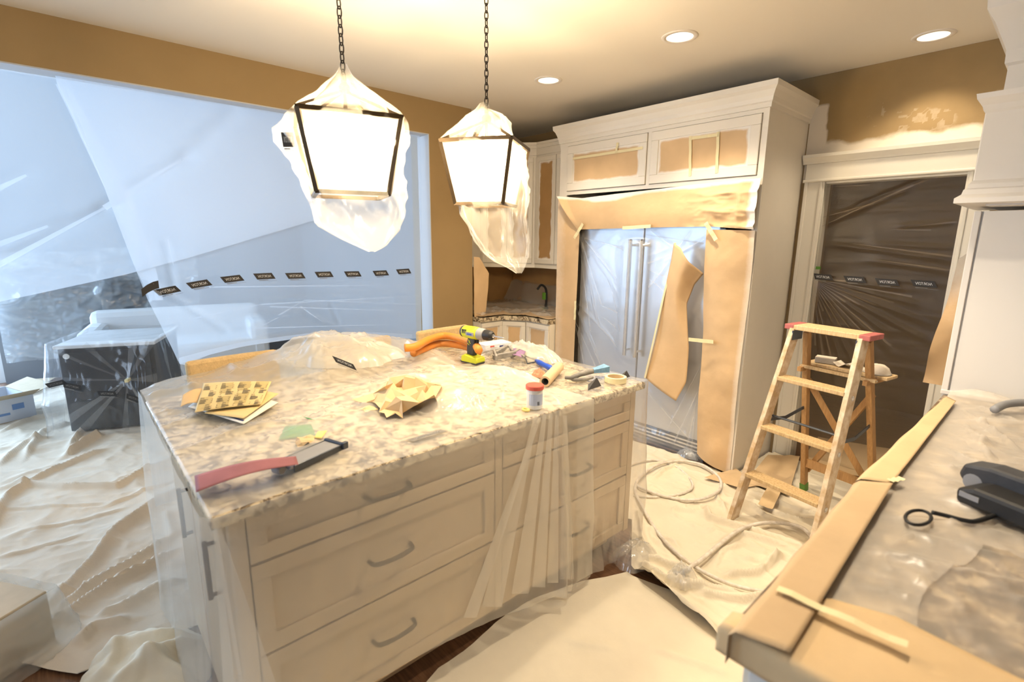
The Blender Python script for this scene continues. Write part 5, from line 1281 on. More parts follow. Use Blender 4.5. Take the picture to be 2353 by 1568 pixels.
# tub with red lid
p = place(1228, 938)
tb = thing('plastic_tub', 'small white labelled tub with a red lid', 'tub', (p[0], p[1], p[2]+0.002))
MB().lathe([(0.032, 0.0), (0.034, 0.003), (0.034, 0.082), (0.032, 0.086)], n=28).build('body', 'white_plastic', tb, smooth=False, bevel=0.0)
MB().lathe([(0.0375, 0.083), (0.0385, 0.086), (0.0385, 0.098), (0.036, 0.101)], n=28).build('lid', 'red_lid', tb)
V = []; F = []
for k in range(9):
    an = math.radians(-75+k*15)+math.atan2(-p[1], -p[0])+0.6
    V += [(0.0345*math.cos(an), 0.0345*math.sin(an), 0.018), (0.0345*math.cos(an), 0.0345*math.sin(an), 0.066)]
for k in range(8): F.append((2*k, 2*k+2, 2*k+3, 2*k+1))
lbm = mesh_obj('label', V, F, 'label_blue', tb)
for k in range(6):
    an = math.atan2(-p[1], -p[0])+0.35+k*0.05
    V = [(0.0348*math.cos(an), 0.0348*math.sin(an), 0.02), (0.0348*math.cos(an+.025), 0.0348*math.sin(an+.025), 0.02), (0.0348*math.cos(an+.025), 0.0348*math.sin(an+.025), 0.036), (0.0348*math.cos(an), 0.0348*math.sin(an), 0.036)]
    mesh_obj('bar', V, [(0, 1, 2, 3)], 'ink', lbm)
p = place(1208, 945)
o = MB().tube([(p[0]+0.016*math.cos(k*math.pi/6), p[1]+0.011*math.sin(k*math.pi/6), p[2]+0.006) for k in range(12)], 0.005, 6, closed=True).build('tape_ring', 'paper_yellow', None, smooth=True)
tag(o, 'tiny flattened yellow tape ring beside the red lidded tub', 'tape')
# kraft tube
a = place(1252, 890); b_ = place(1284, 857); L_ = float(np.hypot(*(b_-a)[:2])); rz = math.atan2(b_[1]-a[1], b_[0]-a[0])
tbz = thing('paper_roll', 'short roll of kraft masking paper lying on the film', 'paper roll', (a[0], a[1], max(a[2], b_[2])+0.027), rz)
MB().lathe([(0.017, 0), (0.027, 0), (0.027, L_), (0.017, L_), (0.017, 0)], RX, (0, 0, 0), 26, caps=False).build('paper_wrap', 'kraft_plain', tbz)
MB().lathe([(0.0165, 0.002), (0.0165, L_-0.002)], RX, (0, 0, 0), 22, caps=False).build('core', 'dusty_grey', tbz)
# tape roll
p = place(1414, 878)
tr_ = thing('tape_roll', 'roll of cream masking tape lying flat near the island corner', 'tape roll', (p[0], p[1], p[2]+0.003))
MB().lathe([(0.040, 0), (0.054, 0), (0.054, 0.026), (0.040, 0.026), (0.040, 0)], n=34, caps=False).build('tape_winding', 'tape', tr_)
MB().lathe([(0.0395, 0.001), (0.0395, 0.025)], n=30, caps=False).build('core', 'kraft_gold', tr_)
# printed film tails
for (c0, lab, sz) in (((1378, 897), 'black printed tail of film curling up by the tape roll', 1.0), ((1446, 873), 'black printed corner of film behind the tape roll', 0.8)):
    p = place(*c0)
    V = [(p[0]-0.03*sz, p[1]-0.05*sz, p[2]+.002), (p[0]-0.03*sz, p[1]+0.05*sz, p[2]+.004), (p[0]-0.055*sz, p[1]+0.045*sz, p[2]+0.042*sz), (p[0]-0.055*sz, p[1]-0.02*sz, p[2]+0.02*sz)]
    o = mesh_obj('film_tail', V, [(0, 1, 2, 3)], 'label_black', None, solid=0.0006); tag(o, lab, 'plastic scrap')
    e1 = np.array(V[1])-np.array(V[0]); e2 = np.array(V[3])-np.array(V[0]); nn = np.cross(e1, e2); nn /= np.linalg.norm(nn)
    mesh_obj('lettering', [np.array(V[0])+e1*(0.45+t[0]*0.7*0.9)+e2*(0.45+t[1]*0.35)+nn*0.002 for t in NORTON_V], NORTON_F, 'print_white', o, world=True)
# dusting brush with blue bristles, and a second grey handle
br = thing('dust_brush', 'grey handled brush with blue bristles near the kraft roll', 'brush', tuple(place(1345, 868)))
z_ = br.location[2]
MB().tube(catmull([onz(1299, 868, z_+0.018), onz(1315, 868, z_+0.022), onz(1335, 860, z_+0.03), onz(1362, 853, z_+0.03)], 6), [0.009]*6+[0.012]*7+[0.014]*6, 10).build('handle', 'dusty_grey', br, world=True, smooth=True)
a = onz(1362, 853, z_+0.03); b_ = onz(1394, 848, z_+0.035); d = Vector(b_-a); s_ = Vector((-d.y, d.x, 0)).normalized()
bb = MB(); bb.add([Vector(a)-s_*0.016+Vector((0, 0, -.008)), Vector(a)+s_*0.016+Vector((0, 0, -.008)), Vector(a)+s_*0.016+Vector((0, 0, .010)), Vector(a)-s_*0.016+Vector((0, 0, .010)),
                   Vector(b_)-s_*0.030+Vector((0, 0, -.012)), Vector(b_)+s_*0.030+Vector((0, 0, -.012)), Vector(b_)+s_*0.030+Vector((0, 0, .020)), Vector(b_)-s_*0.030+Vector((0, 0, .020))],
                  [(0, 1, 2, 3), (4, 7, 6, 5), (0, 4, 5, 1), (1, 5, 6, 2), (2, 6, 7, 3), (3, 7, 4, 0)])
bb.build('bristles', 'brush_blue', br, world=True)
o = MB().tube(catmull([onz(1300, 869, z_+0.010), onz(1320, 873, z_+0.012), onz(1345, 872, z_+0.012), onz(1362, 868, z_+0.012)], 6), [0.004]*5+[0.010]*9+[0.007]*5, 8).build('scraper', 'dusty_grey', None, smooth=True)
tag(o, 'dusty grey scraper lying under the blue brush', 'scraper')
# blue handled tool
p = place(1250, 838); bl = thing('blue_handled_tool', 'blue handled putty tool with a wire head', 'tool', tuple(p))
z_ = p[2]+0.018
MB().tube([onz(1232, 829, z_), onz(1240, 834, z_), onz(1252, 840, z_), onz(1264, 846, z_), onz(1272, 850, z_)], [0.010, 0.016, 0.014, 0.017, 0.011], 10).build('handle', 'tool_blue', bl, world=True, smooth=True)
for (q0, q1) in (((1232, 829), (1206, 818)), ((1230, 832), (1212, 836)), ((1206, 818), (1212, 836)), ((1222, 823), (1248, 824))):
    MB().tube([onz(*q0, z_), onz(*q1, z_+0.004)], 0.004, 6).build('wire', 'steel_dark', bl, world=True)
# grey clamp, white box and purple paper
p = place(1165, 818); gc = thing('spring_clamp', 'dusty grey bar clamp lying beside the white box', 'clamp', tuple(p))
z_ = p[2]+0.02
for (q0, q1, w_, t_) in (((1133, 822), (1185, 812), 0.022, 0.03), ((1140, 812), (1166, 797), 0.016, 0.024), ((1168, 797), (1178, 808), 0.014, 0.022), ((1175, 818), (1192, 806), 0.020, 0.028), ((1192, 813), (1205, 821), 0.012, 0.014), ((1135, 808), (1141, 824), 0.014, 0.03)):
    MB().beam(onz(*q0, z_), onz(*q1, z_+0.012), w_, t_).build('bar', 'dusty_grey', gc, world=True, bevel=0.004)
p = place(1135, 803); q = onz(1188, 795, p[2]); rz = math.atan2(q[1]-p[1], q[0]-p[0])
bx_ = thing('small_box', 'small white printed carton behind the grey clamp', 'box', (p[0]+0.02, p[1]+0.02, p[2]+0.002), rz)
MB().box((0, 0.05, 0.017), (0.20, 0.11, 0.034)).build('carton', 'carton_white', bx_, bevel=0.002)
MB().box((-0.05, -0.0055, 0.022), (0.03, 0.002, 0.010)).build('red_mark', 'red_print', bx_)
MB().box((0.03, -0.0055, 0.016), (0.05, 0.002, 0.012)).build('blue_mark', 'navy_print', bx_)
MB().box((0.0, 0.05, 0.0345), (0.18, 0.09, 0.001)).build('top_face', 'paper_white', bx_)
z_ = p[2]+0.03
flat_sheet([(1170, 815), (1200, 822), (1208, 808), (1180, 800)], [z_, z_, z_+.01, z_+.01], 'sandpaper_piece', 'purple_grit', 'purple sandpaper piece between the white box and the clamp', n_=5, m2=6, bow=0.004)
p = place(1240, 866)
o = grid_obj('plastic_wrapper', heap(p[0], p[1], 0.05, 0.03, 0.035, 44, p[2], 18), 'orange_scrap', None, smooth=False); tag(o, 'crumpled orange wrapper beside the kraft roll', 'wrapper')
o = MB().beam(onz(1256, 870, p[2]+0.012), onz(1273, 856, p[2]+0.018), 0.016, 0.003).build('putty_knife', 'steel_dark', None); tag(o, 'dark metal blade lying between the orange wrapper and the kraft roll', 'blade')

# ================================================================== STEP LADDER
ld = thing('step_ladder', 'paint spattered wooden step ladder with red ended top step and folding shelf', 'step ladder', (-0.904, 2.74, 0.02), math.radians(-10.4))
H_ = 1.125
def rail_pt(sx, z): t_ = z/H_; return Vector((sx*(0.228-0.052*t_), 0.33*t_, z))
def rear_pt(sx, z): t_ = z/H_; return Vector((sx*(0.205-0.045*t_), 0.725-0.30*t_, z))
for sx in (-1, 1):
    MB().beam(rail_pt(sx, 0), rail_pt(sx, H_), 0.026, 0.078, (0, 1, 0.3)).build('rail', 'ladder_paint', ld, bevel=0.003)
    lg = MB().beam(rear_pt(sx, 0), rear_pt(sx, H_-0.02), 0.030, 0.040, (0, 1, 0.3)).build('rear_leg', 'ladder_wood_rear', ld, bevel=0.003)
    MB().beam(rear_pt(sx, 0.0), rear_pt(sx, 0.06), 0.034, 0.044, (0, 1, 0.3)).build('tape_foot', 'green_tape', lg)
for k, z in enumerate((0.285, 0.565, 0.85)):
    a = rail_pt(-1, z); w_ = abs(a.x)*2-0.02
    td = MB().box((0, a.y+0.0, z), (w_, 0.092, 0.022)).build('tread', 'ladder_wood', ld, bevel=0.003)
    for q in range(5): MB().box((0, a.y-0.034+q*0.017, z+0.0115), (w_-0.02, 0.006, 0.0025)).build('tread_rib', 'ladder_wood', td)
    for sx in (-1, 1):
        MB().lathe([(0.014, 0), (0.014, 0.004), (0.006, 0.007)], Matrix.Rotation(sx*math.pi/2, 3, 'Y'), rail_pt(sx, z-0.02)+Vector((sx*0.013, 0, 0)), 12).build('bolt', 'steel_bright', td)
cp = MB().box((0, 0.37, 1.14), (0.34, 0.15, 0.028)).build('top_step', 'ladder_wood', ld, bevel=0.004)
for sx in (-1, 1):
    MB().box((sx*0.195, 0.37, 1.14), (0.052, 0.152, 0.029)).build('red_end', 'red_paint', cp, bevel=0.004)
    MB().box((sx*0.165, 0.335, 1.095), (0.006, 0.10, 0.055)).build('hinge_plate', 'steel_dark', ld)
    a = rail_pt(sx, 0.60); b_ = rear_pt(sx, 0.62); m3 = (a+b_)/2+Vector((0, 0, -0.03))
    MB().beam(a, m3, 0.005, 0.020).beam(m3, b_, 0.005, 0.020).build('spreader', 'steel_dark', ld)
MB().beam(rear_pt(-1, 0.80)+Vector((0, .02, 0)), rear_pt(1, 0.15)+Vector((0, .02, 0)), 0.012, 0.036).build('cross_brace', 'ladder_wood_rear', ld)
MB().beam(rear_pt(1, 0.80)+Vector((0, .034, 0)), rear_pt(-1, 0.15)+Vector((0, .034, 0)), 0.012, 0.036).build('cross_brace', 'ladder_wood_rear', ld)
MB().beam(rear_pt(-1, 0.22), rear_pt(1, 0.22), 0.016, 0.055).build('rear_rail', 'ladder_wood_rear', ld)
MB().tube([rail_pt(-1, 0.62)+Vector((0.01, .04, 0)), rail_pt(1, 0.62)+Vector((-0.01, .04, 0))], 0.007, 8).build('tie_rod', 'steel_dark', ld)
sh_ = MB(); ts = 0.895
sh_.box((0.01, 0.60, ts), (0.44, 0.13, 0.018)).build('shelf', 'ladder_wood', ld, bevel=0.004)
MB().box((0.01, 0.46, ts-0.004), (0.40, 0.022, 0.016)).build('shelf_slat', 'ladder_wood', ld)
MB().tube([(-0.19, 0.50, ts-0.012), (0.20, 0.50, ts-0.012)], 0.005, 6).build('shelf_rod', 'steel_bright', ld)
for sx in (-1, 1): MB().box((sx*0.175, 0.54, ts-0.018), (0.022, 0.24, 0.026)).build('shelf_arm', 'ladder_wood_rear', ld)
LM = frame_of(ld)
def lw(x, y, z): return tuple(LM @ Vector((x, y, z)))
sp_ = thing('sanding_sponge', 'grey brown sanding sponge block on the ladder shelf', 'sponge', lw(-0.12, 0.60, ts+0.010), math.radians(8))
MB().box((0, 0, 0.018), (0.105, 0.072, 0.034)).build('foam', 'sponge', sp_, bevel=0.004)
MB().box((0, 0, 0.0353), (0.103, 0.070, 0.002)).build('grit_face', 'mask_cream', sp_)
xs = np.linspace(-0.06, 0.10, 14); ys = np.linspace(0.555, 0.65, 8); X, Y = np.meshgrid(xs, ys); Z = ts+0.011+0.035*np.abs(np.sin(X*22+0.6))*(1-sstep(0, .1, X))
P = np.array([[lw(X[i, j_], Y[i, j_], Z[i, j_]) for j_ in range(14)] for i in range(8)])
o = grid_obj('sandpaper_piece', P, 'mask_cream', None, solid=0.001); tag(o, 'folded pale sandpaper on the ladder shelf between sponge and mask', 'sandpaper')
mk = thing('dust_mask', 'cream moulded dust mask on the ladder shelf', 'mask', lw(0.155, 0.60, ts+0.010))
MB().lathe([(0.062, 0.0), (0.060, 0.012), (0.050, 0.035), (0.030, 0.050), (0.004, 0.055)], n=20, caps=False).build('shell', 'mask_cream', mk, smooth=True)
MB().tube([(0.062*math.cos(k*math.pi/10), 0.062*math.sin(k*math.pi/10), 0.004) for k in range(20)], 0.004, 6, closed=True).build('rim', 'sponge', mk)

# ================================================================== PAINT HOSES AND GUN
def hose_path(l, z=0.055): return catmull([onz(x, y, z) for (x, y) in l], 7)
o = MB().tube(hose_path([(1900, 1275), (1872, 1245), (1845, 1215), (1800, 1203), (1750, 1203), (1700, 1218), (1650, 1255), (1610, 1288), (1580, 1308)], 0.065), 0.011, 8).build('spray_hose', 'hose_white', None, smooth=True)
tag(o, 'pale paint hose arching from the ladder foot to the wrapped spray gun', 'hose')
o = MB().tube(hose_path([(1790, 1362), (1740, 1358), (1670, 1340), (1600, 1305), (1545, 1262), (1505, 1215), (1478, 1168), (1460, 1128), (1470, 1098), (1510, 1070), (1560, 1060), (1612, 1068), (1650, 1095), (1656, 1122), (1630, 1142), (1585, 1150), (1530, 1142), (1480, 1125), (1462, 1115)]), 0.0095, 8).build('spray_hose', 'hose_white', None, smooth=True)
tag(o, 'paint spotted hose making a wide loop in front of the refrigerator', 'hose')
o = MB().tube(hose_path([(1440, 1072), (1470, 1062), (1505, 1058), (1548, 1070), (1578, 1092), (1592, 1115), (1580, 1130), (1545, 1140), (1500, 1143), (1455, 1140)], 0.04), 0.008, 8).build('spray_hose', 'hose_white', None, smooth=True)
tag(o, 'thin dirty hose curled inside the wide hose loop', 'hose')
p = onz(1565, 1330, 0.05)
sg = thing('spray_gun', 'paint spray gun bundled in clear film on the drop cloth', 'spray gun', (p[0], p[1], 0.045))
a = np.array(onz(1582, 1308, 0.07))-np.array([p[0], p[1], 0.045]); b_ = np.array(onz(1560, 1322, 0.07))-np.array([p[0], p[1], 0.045])
MB().tube([a, b_], 0.014, 10).build('body', 'tool_grey', sg); 
MB().tube([b_, np.array(onz(1572, 1345, 0.06))-np.array([p[0], p[1], 0.045])], 0.013, 10).build('grip', 'hose_white', sg)
MB().tube([b_, np.array(onz(1548, 1312, 0.085))-np.array([p[0], p[1], 0.045])], 0.010, 8).build('nozzle', 'tool_grey', sg)
grid_obj('film_wrap', heap(0, 0, 0.065, 0.09, 0.075, 210, 0.0, 34), 'film_island', sg)

# ================================================================== COUNTER IN FRONT OF THE HOOD
KX0, KX1, KY0, KY1 = -0.335, 0.66, 0.845, 3.125
kc = thing('counter_cabinet', 'cream base cabinet run under the paper edged counter', 'cabinet', (0.15, 2.0, 0))
MB().lim(-0.29, 0.62, KY0+0.035, KY1, 0.09, 0.874).build('carcass', 'cabinet_cream', kc, world=True)
MB().lim(-0.23, 0.60, KY0+0.06, KY1, 0.0, 0.09).build('plinth', 'cabinet_cream', kc, world=True)
for k in range(4):
    y0 = KY0+0.05+k*0.56
    d_ = MB(); d_.lim(-0.312, -0.2905, y0, y0+0.54, 0.11, 0.86); dd = d_.build('cabinet_door', 'cabinet_cream', kc, world=True, bevel=0.003)
    MB().tube([(-0.335, y0+0.27, 0.70), (-0.335, y0+0.27, 0.80)], 0.006, 8).build('handle', 'handle_bronze', dd, world=True)
MB().lim(-0.29, 0.60, KY0+0.014, KY0+0.0345, 0.02, 0.872).build('end_panel', 'hood_white', kc, world=True, bevel=0.003)
o = MB().lim(KX0, KX1, KY0, KY1, 0.875, 0.914).build('counter_worktop', 'granite_dark', None, bevel=0.004); tag(o, 'dark mottled granite worktop of the counter under film', 'worktop')
xs = np.linspace(-0.31, KX1, 120); ys = np.linspace(0.95, 3.10, 260); X, Y = np.meshgrid(xs, ys)
cm = lambda X, Y: 0.12+0.88*sstep(-0.27, -0.12, X)*sstep(1.05, 1.30, Y)
Z = 0.917+cm(X, Y)*(0.035*ridged(X*3+Y*1.6, Y*4.5-X*2.5, 221)**3+0.012*ridged(X*7+Y*3, Y*10-X*4, 222)**2)
for (pa, pb, h, w_) in (((1900, 1330), (2120, 1210), .012, .012), ((2120, 1000), (2353, 1130), .02, .015), ((2200, 930), (2353, 1040), .02, .015), ((2240, 930), (2353, 980), .022, .015), ((2130, 1060), (2200, 1075), .02, .02), ((2150, 970), (2300, 1060), .015, .015), ((2210, 960), (2290, 1080), .015, .015)):
    Z = Z+cm(X, Y)*ridge(X, Y, pix([pa, pb], 0.93), h, w_)
Z = Z+0.05*sstep(3.0, 3.1, Y)*ridged(X*5, Y*2, 225)
o = grid_obj('plastic_sheet', np.stack([X, Y, Z], -1), 'film_counter', None)
mb = MB(); ke = -0.075+0.03*np.sin(ys*9)     # the film lies double except over the near part of the stone
for (i0, i1) in ((0, 75), (74, 260)):
    xe = KX1 if i0 else None
    xx = np.linspace(0, 1, 80)[None, :]; xr = (np.full(i1-i0, KX1) if i0 else ke[i0:i1])[:, None]; Xg = -0.31+(xr+0.31)*xx; Yg = np.repeat(ys[i0:i1, None], 80, 1)
    Zg = 0.921+cm(Xg, Yg)*(0.038*ridged(Xg*3+Yg*1.6, Yg*4.5-Xg*2.5, 221)**3+0.016*ridged(Xg*7+Yg*3+.3, Yg*10-Xg*4, 223)**2)+0.05*sstep(3.0, 3.1, Yg)*ridged(Xg*5, Yg*2, 225)
    mb.grid(np.stack([Xg, Yg, Zg], -1))
join_ribbons(o, mb)
tag(o, 'dusty creased film over the counter in front of the hood', 'plastic sheet')
def edge_paper(q, z, label, mat='kraft_plain', drop=0.0, seed=1):
    Q = pix(q, z); P = coons([Q[0], Q[1]], [Q[3], Q[2]], [Q[0], Q[3]], [Q[1], Q[2]], 40, 10)
    Z_ = z+0.003*fbm(P[..., 0]*8, P[..., 1]*8, seed)
    P3 = np.dstack([P, Z_])
    if drop > 0:
        e = P3[:, :1].copy(); rows = []
        for k in range(5):
            g = e.copy(); g[..., 2] -= drop*(5-k)/5; g[..., 0] -= 0.012+0.002*np.sin(np.arange(40)*0.5)[:, None]; rows.append(g)
        P3 = np.concatenate(rows+[P3], 1)
    o = grid_obj('edge_paper', P3, mat, None, solid=0.0006); return tag(o, label, 'paper')
edge_paper([(1978, 1102), (2050, 1112), (2197, 922), (2176, 912)], 0.938, 'kraft paper strip along the counter edge by the tall panel', 'kraft_gold', 0.06, 3)
edge_paper([(1690, 1455), (1815, 1502), (2052, 1112), (1975, 1106)], 0.945, 'wide kraft paper strip along the counter edge by the step ladder', 'kraft_plain', 0.075, 5)
Q = pix([(1682, 1478), (1700, 1512), (1900, 1640), (2600, 1800)], 0.932)
P = coons([(-0.338, 0.842), (0.60, 0.842)], [*pix([(1735, 1420), (1900, 1375), (2060, 1420), (2353, 1565)], 0.934), (0.60, 1.16)], [(-0.338, 0.842), pix([(1735, 1420)], 0.934)[0]], [(0.60, 0.842), (0.60, 1.16)], 16, 50)
P3 = np.dstack([P, 0.9335+0.004*fbm(P[..., 0]*6, P[..., 1]*6, 8)])
rows = []
for k in range(5):
    g = P3[:1].copy(); g[..., 1] = KY0-0.008; g[..., 2] -= 0.062*(5-k)/5; rows.append(g)
P3 = np.concatenate(rows+[P3], 0)
cols = []
for k in range(5):
    g = P3[:, :1].copy(); g[..., 0] = KX0-0.010; g[..., 2] = np.minimum(g[..., 2], 0.9335-0.06*(5-k)/5); cols.append(g)
P3 = np.concatenate(cols+[P3], 1)
o = grid_obj('edge_paper', P3, 'kraft_gold', None, solid=0.0006); tag(o, 'broad kraft paper sheet across the near end of the counter', 'paper')
tape_strip((1786, 1356), (2085, 1488), 0.020, 0.950, 'long strip of masking tape slanting across the counter papers', plane='z')
tape_strip((2045, 1108), (2072, 1102), 0.02, 0.942, 'torn bit of masking tape where two counter papers meet', plane='z')
# belt sander with its cord
p = onz(2290, 1140, 0.95); a = onz(2197, 1095, 0.95); rz = math.radians(-24)
bs = thing('belt_sander', 'dusty black power sander lying on the filmed counter', 'sander', (0.02, 1.80, 0.932), rz)
MB().prism([(-0.17, 0.05), (-0.16, 0.085), (-0.10, 0.098), (0.10, 0.10), (0.16, 0.08), (0.17, 0.03), (-0.15, 0.025)], lambda x, z, d: (x, d, z), -0.005, 0.07).build('top_housing', 'tool_dark', bs, bevel=0.010)
MB().prism([(-0.115, 0.004), (-0.12, 0.045), (-0.08, 0.060), (0.14, 0.060), (0.16, 0.03), (0.13, 0.004)], lambda x, z, d: (x, d, z), -0.095, 0.005).build('motor_housing', 'tool_black', bs, bevel=0.012)
MB().box((0.0, 0.03, 0.014), (0.26, 0.085, 0.022)).build('sanding_shoe', 'tool_black', bs, bevel=0.006)
MB().tube(catmull([(0.02, 0.03, 0.095), (0.04, 0.03, 0.14), (0.11, 0.03, 0.15), (0.16, 0.03, 0.11)], 5), 0.016, 10).build('handle', 'tool_black', bs, smooth=True)
MB().box((-0.085, -0.0955, 0.034), (0.045, 0.003, 0.014)).build('name_plate', 'tool_grey', bs)
MB().lathe([(0.024, 0), (0.024, 0.012)], Matrix.Rotation(math.pi/2, 3, 'X'), (-0.13, 0.006, 0.04), 16).build('roller', 'tool_grey', bs)
MB().tube(catmull([onz(2142, 1178, 0.945), onz(2175, 1186, 0.942), onz(2215, 1196, 0.942), onz(2245, 1198, 0.942), onz(2300, 1180, 0.945)], 6), 0.006, 8).build('cord', 'tool_black', bs, world=True, smooth=True)
o = MB().tube([onz(2110+30*math.cos(k*math.pi/10), 1190+17*math.sin(k*math.pi/10), 0.94) for k in range(20)], 0.0042, 8, closed=True).build('cable_loop', 'tool_black', None, smooth=True)
tag(o, 'thin black loop of cable lying on the counter film', 'cable')
o = MB().tube(catmull([onz(2285, 942, 0.955), onz(2310, 930, 0.965), onz(2353, 926, 0.97), onz(2420, 932, 0.96)], 6), 0.016, 10).build('vacuum_hose', 'tool_grey', None, smooth=True)
tag(o, 'grey ribbed hose on the counter against the tall white panel', 'hose')

# ================================================================== SITTING ROOM THINGS
a = onz(178, 1003, 0.0); b_ = onz(358, 985, 0.0); rz = math.atan2(b_[1]-a[1], b_[0]-a[0]); W_ = float(np.hypot(*(b_-a)[:2])); mid = (a+b_)/2
dv = np.array([-math.sin(rz), math.cos(rz)])
bk = thing('black_cabinet', 'low black cabinet wrapped in film in the sitting room', 'cabinet', (mid[0], mid[1], 0.02), rz)
MB().box((0.01, 0.36, 0.37), (W_+0.10, 0.70, 0.70)).build('body', 'black_panel', bk, bevel=0.01)
MB().box((0.01, 0.36, 0.735), (W_+0.14, 0.74, 0.03)).build('cover', 'white_fabric', bk, bevel=0.008)
MB().box((0.01, 0.003, 0.37), (W_+0.04, 0.012, 0.64)).build('front_panel', 'black_panel', bk)
MB().lathe([(0.022, 0), (0.022, 0.008)], Matrix.Rotation(math.pi/2, 3, 'X'), (-W_/2+0.02, -0.003, 0.66), 16).build('stud', 'white_plastic', bk)
w2, d2 = (W_+0.17)/2, 0.40
pth = lerp_poly([(-w2, 0.37+d2), (-w2, 0.37-d2-0.0), (w2, 0.37-d2), (w2, 0.37+d2)], 150)
Pk = skirt(pth, np.full(150, 0.775), np.full(150, 0.012), 50, 0.07, 231, 4.0, 0.10)
fold = np.zeros(Pk.shape[:2])
mb = MB(); mb.grid(Pk)
tx = np.linspace(-w2, w2, 30); ty = np.linspace(0.37-d2, 0.37+d2, 24); X, Y = np.meshgrid(tx, ty); mb.grid(np.stack([X, Y, 0.768+0.015*ridged(X*5, Y*5, 8)], -1))
kn = np.array([0.17, 0.37-d2-0.10, 0.46])
for k, (tx_, tz_) in enumerate(((-w2+0.02, 0.74), (-w2*0.3, 0.76), (w2-0.02, 0.75), (w2, 0.45), (w2*0.9, 0.05), (0.10, 0.03), (-0.2, 0.05), (-w2, 0.1), (-w2+.02, .5), (0.3, 0.1), (0.22, .75))):
    e_ = np.array([tx_, 0.37-d2-0.02-0.09*(0.77-tz_), tz_]); dd_ = e_-kn; s_ = np.array([-dd_[2], 0, dd_[0]]); s_ /= np.linalg.norm(s_); m_2 = kn+dd_*0.5+np.array([0, -0.012, 0])
    wd_ = 0.018+0.03*((k*5) % 4)/4
    ribbon(mb, [kn-s_*0.004, m_2-s_*wd_*0.5, e_-s_*wd_], [kn+s_*0.004, m_2+s_*wd_*0.5, e_+s_*wd_], 10)
ROTC = Matrix.Translation((mid[0], mid[1], 0.02)) @ Matrix.Rotation(rz, 4, 'Z')
mb.v = [tuple(ROTC @ Vector(v)) for v in mb.v]
o = mb.build('plastic_sheet', 'film_cabinet', None, smooth=True); tag(o, 'clear film tied round the low black cabinet', 'plastic sheet')
def cabmap(cx_, cz_, tilt):
    def f(u, v, l):
        x = cx_+u*math.cos(tilt)-v*math.sin(tilt); z = cz_+u*math.sin(tilt)+v*math.cos(tilt)
        y = 0.37-d2-0.075-0.06*(0.77-z)-l
        return tuple(ROTC @ Vector((x, y, z)))
    return f
for (cx_, cz_, tl_) in ((-0.20, 0.44, -0.35), (0.02, 0.36, -0.12), (0.20, 0.30, -0.5), (-0.30, 0.47, 0.2)): norton_label(cabmap(cx_, cz_, tl_), o, 0.12, 0.04, 0.4, tm='dusty_grey')
q = ROTC @ Vector((0.17, 0.37-d2-0.10, 0.46)); tag(MB().box(q, (0.025, 0.07, 0.025), Matrix.Rotation(rz, 3, 'Z')).build('masking_tape', 'tape', None, bevel=0.004), 'knot of masking tape gathering the film on the black cabinet', 'tape')
# covered sofa
sf = thing('covered_sofa', 'sofa under a white sheet behind the black cabinet', 'sofa', (-6.85, 0.95, 0.02), math.radians(80))
MB().box((0, 0, 0.24), (1.7, 0.85, 0.44)).build('seat', 'white_fabric', sf, bevel=0.06)
MB().box((0, 0.34, 0.55), (1.7, 0.22, 0.46)).build('backrest', 'white_fabric', sf, bevel=0.07)
for s_ in (-1, 1): MB().box((s_*0.78, -0.02, 0.34), (0.20, 0.82, 0.62)).build('arm', 'white_fabric', sf, bevel=0.06)
tv = thing('television', 'flat black television on the far wall of the sitting room', 'television', (-7.70, 0.95, 0.75))
MB().lim(-7.735, -7.69, 0.42, 1.55, 0.62, 1.10).build('housing', 'black_panel', tv, world=True, bevel=0.006)
MB().lim(-7.6895, -7.687, 0.44, 1.53, 0.64, 1.08).build('screen', 'steel_dark', tv, world=True)
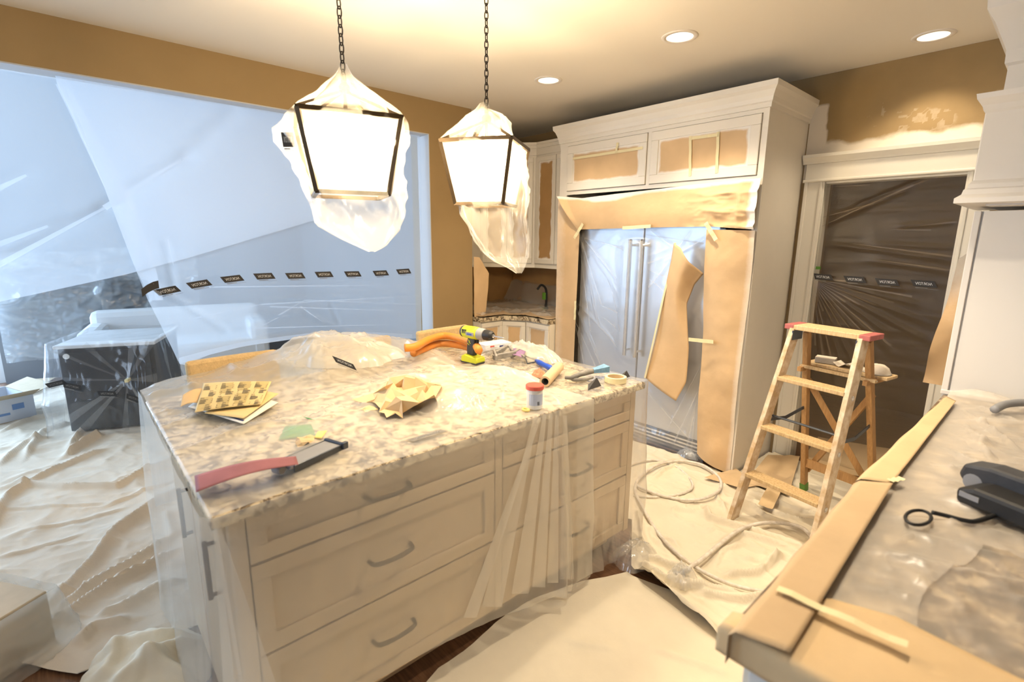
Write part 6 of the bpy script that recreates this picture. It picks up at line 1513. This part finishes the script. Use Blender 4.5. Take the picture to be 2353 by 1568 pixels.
# film on the far wall
def wallfilm(y0, y1, z0, z1, x, seed, label, h=0.10):
    ys = np.linspace(y0, y1, 70); zs = np.linspace(z0, z1, 70); Y, Z = np.meshgrid(ys, zs)
    X = x+h*ridged(Y*1.6-Z*1.0, Z*3.5+Y*1.2, seed)**2+0.03*ridged(Y*5, Z*7, seed+1)
    o = grid_obj('plastic_sheet', np.stack([X, Y, Z], -1), 'film_wall', None); return tag(o, label, 'plastic sheet')
wallfilm(-0.58, 0.36, 0.25, 1.45, -7.70, 241, 'shiny creased film hung on the far wall beside the glazed door')
wallfilm(0.30, 1.3, 0.55, 1.5, -7.62, 251, 'loose film hanging in front of the television', 0.16)
# cartons
a = onz(40, 962, 0.02); ct = thing('open_carton', 'low white carton with blue print and open cardboard flaps', 'box', (a[0]-0.15, a[1]-0.12, 0.02), math.radians(22))
c4 = MB(); c4.box((0, -0.16, 0.11), (0.52, 0.008, 0.20)); c4.build('side', 'carton_white', ct)
MB().box((0, 0.16, 0.11), (0.52, 0.008, 0.20)).build('side', 'carton_white', ct)
MB().box((0.26, 0, 0.11), (0.008, 0.32, 0.20)).build('end', 'carton_white', ct); MB().box((-0.26, 0, 0.11), (0.008, 0.32, 0.20)).build('end', 'carton_white', ct)
MB().box((0, 0, 0.008), (0.52, 0.32, 0.008)).build('bottom', 'cardboard', ct)
MB().box((0.34, 0, 0.245), (0.19, 0.32, 0.006), Matrix.Rotation(-0.4, 3, 'Y')).build('flap', 'cardboard', ct)
MB().box((0, 0.24, 0.235), (0.52, 0.18, 0.006), Matrix.Rotation(0.3, 3, 'X')).build('flap', 'cardboard', ct)
MB().box((0.265, 0.05, 0.13), (0.003, 0.08, 0.05)).build('blue_print', 'carton_blue', ct); MB().box((0.265, -0.06, 0.08), (0.003, 0.10, 0.02)).build('blue_print', 'carton_blue', ct)
floor_paper([(20, 905), (75, 895), (130, 868), (75, 872)], 0.08, 'flat sheet of cardboard lying on the sitting room cloth', 31, 'cardboard', 0.01)
# wrapped carton at the near end of the floor
wc = thing('wrapped_carton', 'pale carton wrapped in film on the floor by the bunched cloth', 'box', (-2.66, -0.55, 0.0), math.radians(35))
MB().box((0, 0, 0.125), (0.60, 0.42, 0.24)).build('carton', 'cardboard', wc, bevel=0.005)
pth = lerp_poly([(-0.32, 0.23), (-0.32, -0.23), (0.32, -0.23), (0.32, 0.23), (-0.32, 0.23)], 120)
mb = MB(); mb.grid(skirt(pth, np.full(120, 0.255), np.full(120, 0.01), 30, 0.05, 261, 5, 0.06))
mb.build('film_wrap', 'film_island', wc, smooth=True)
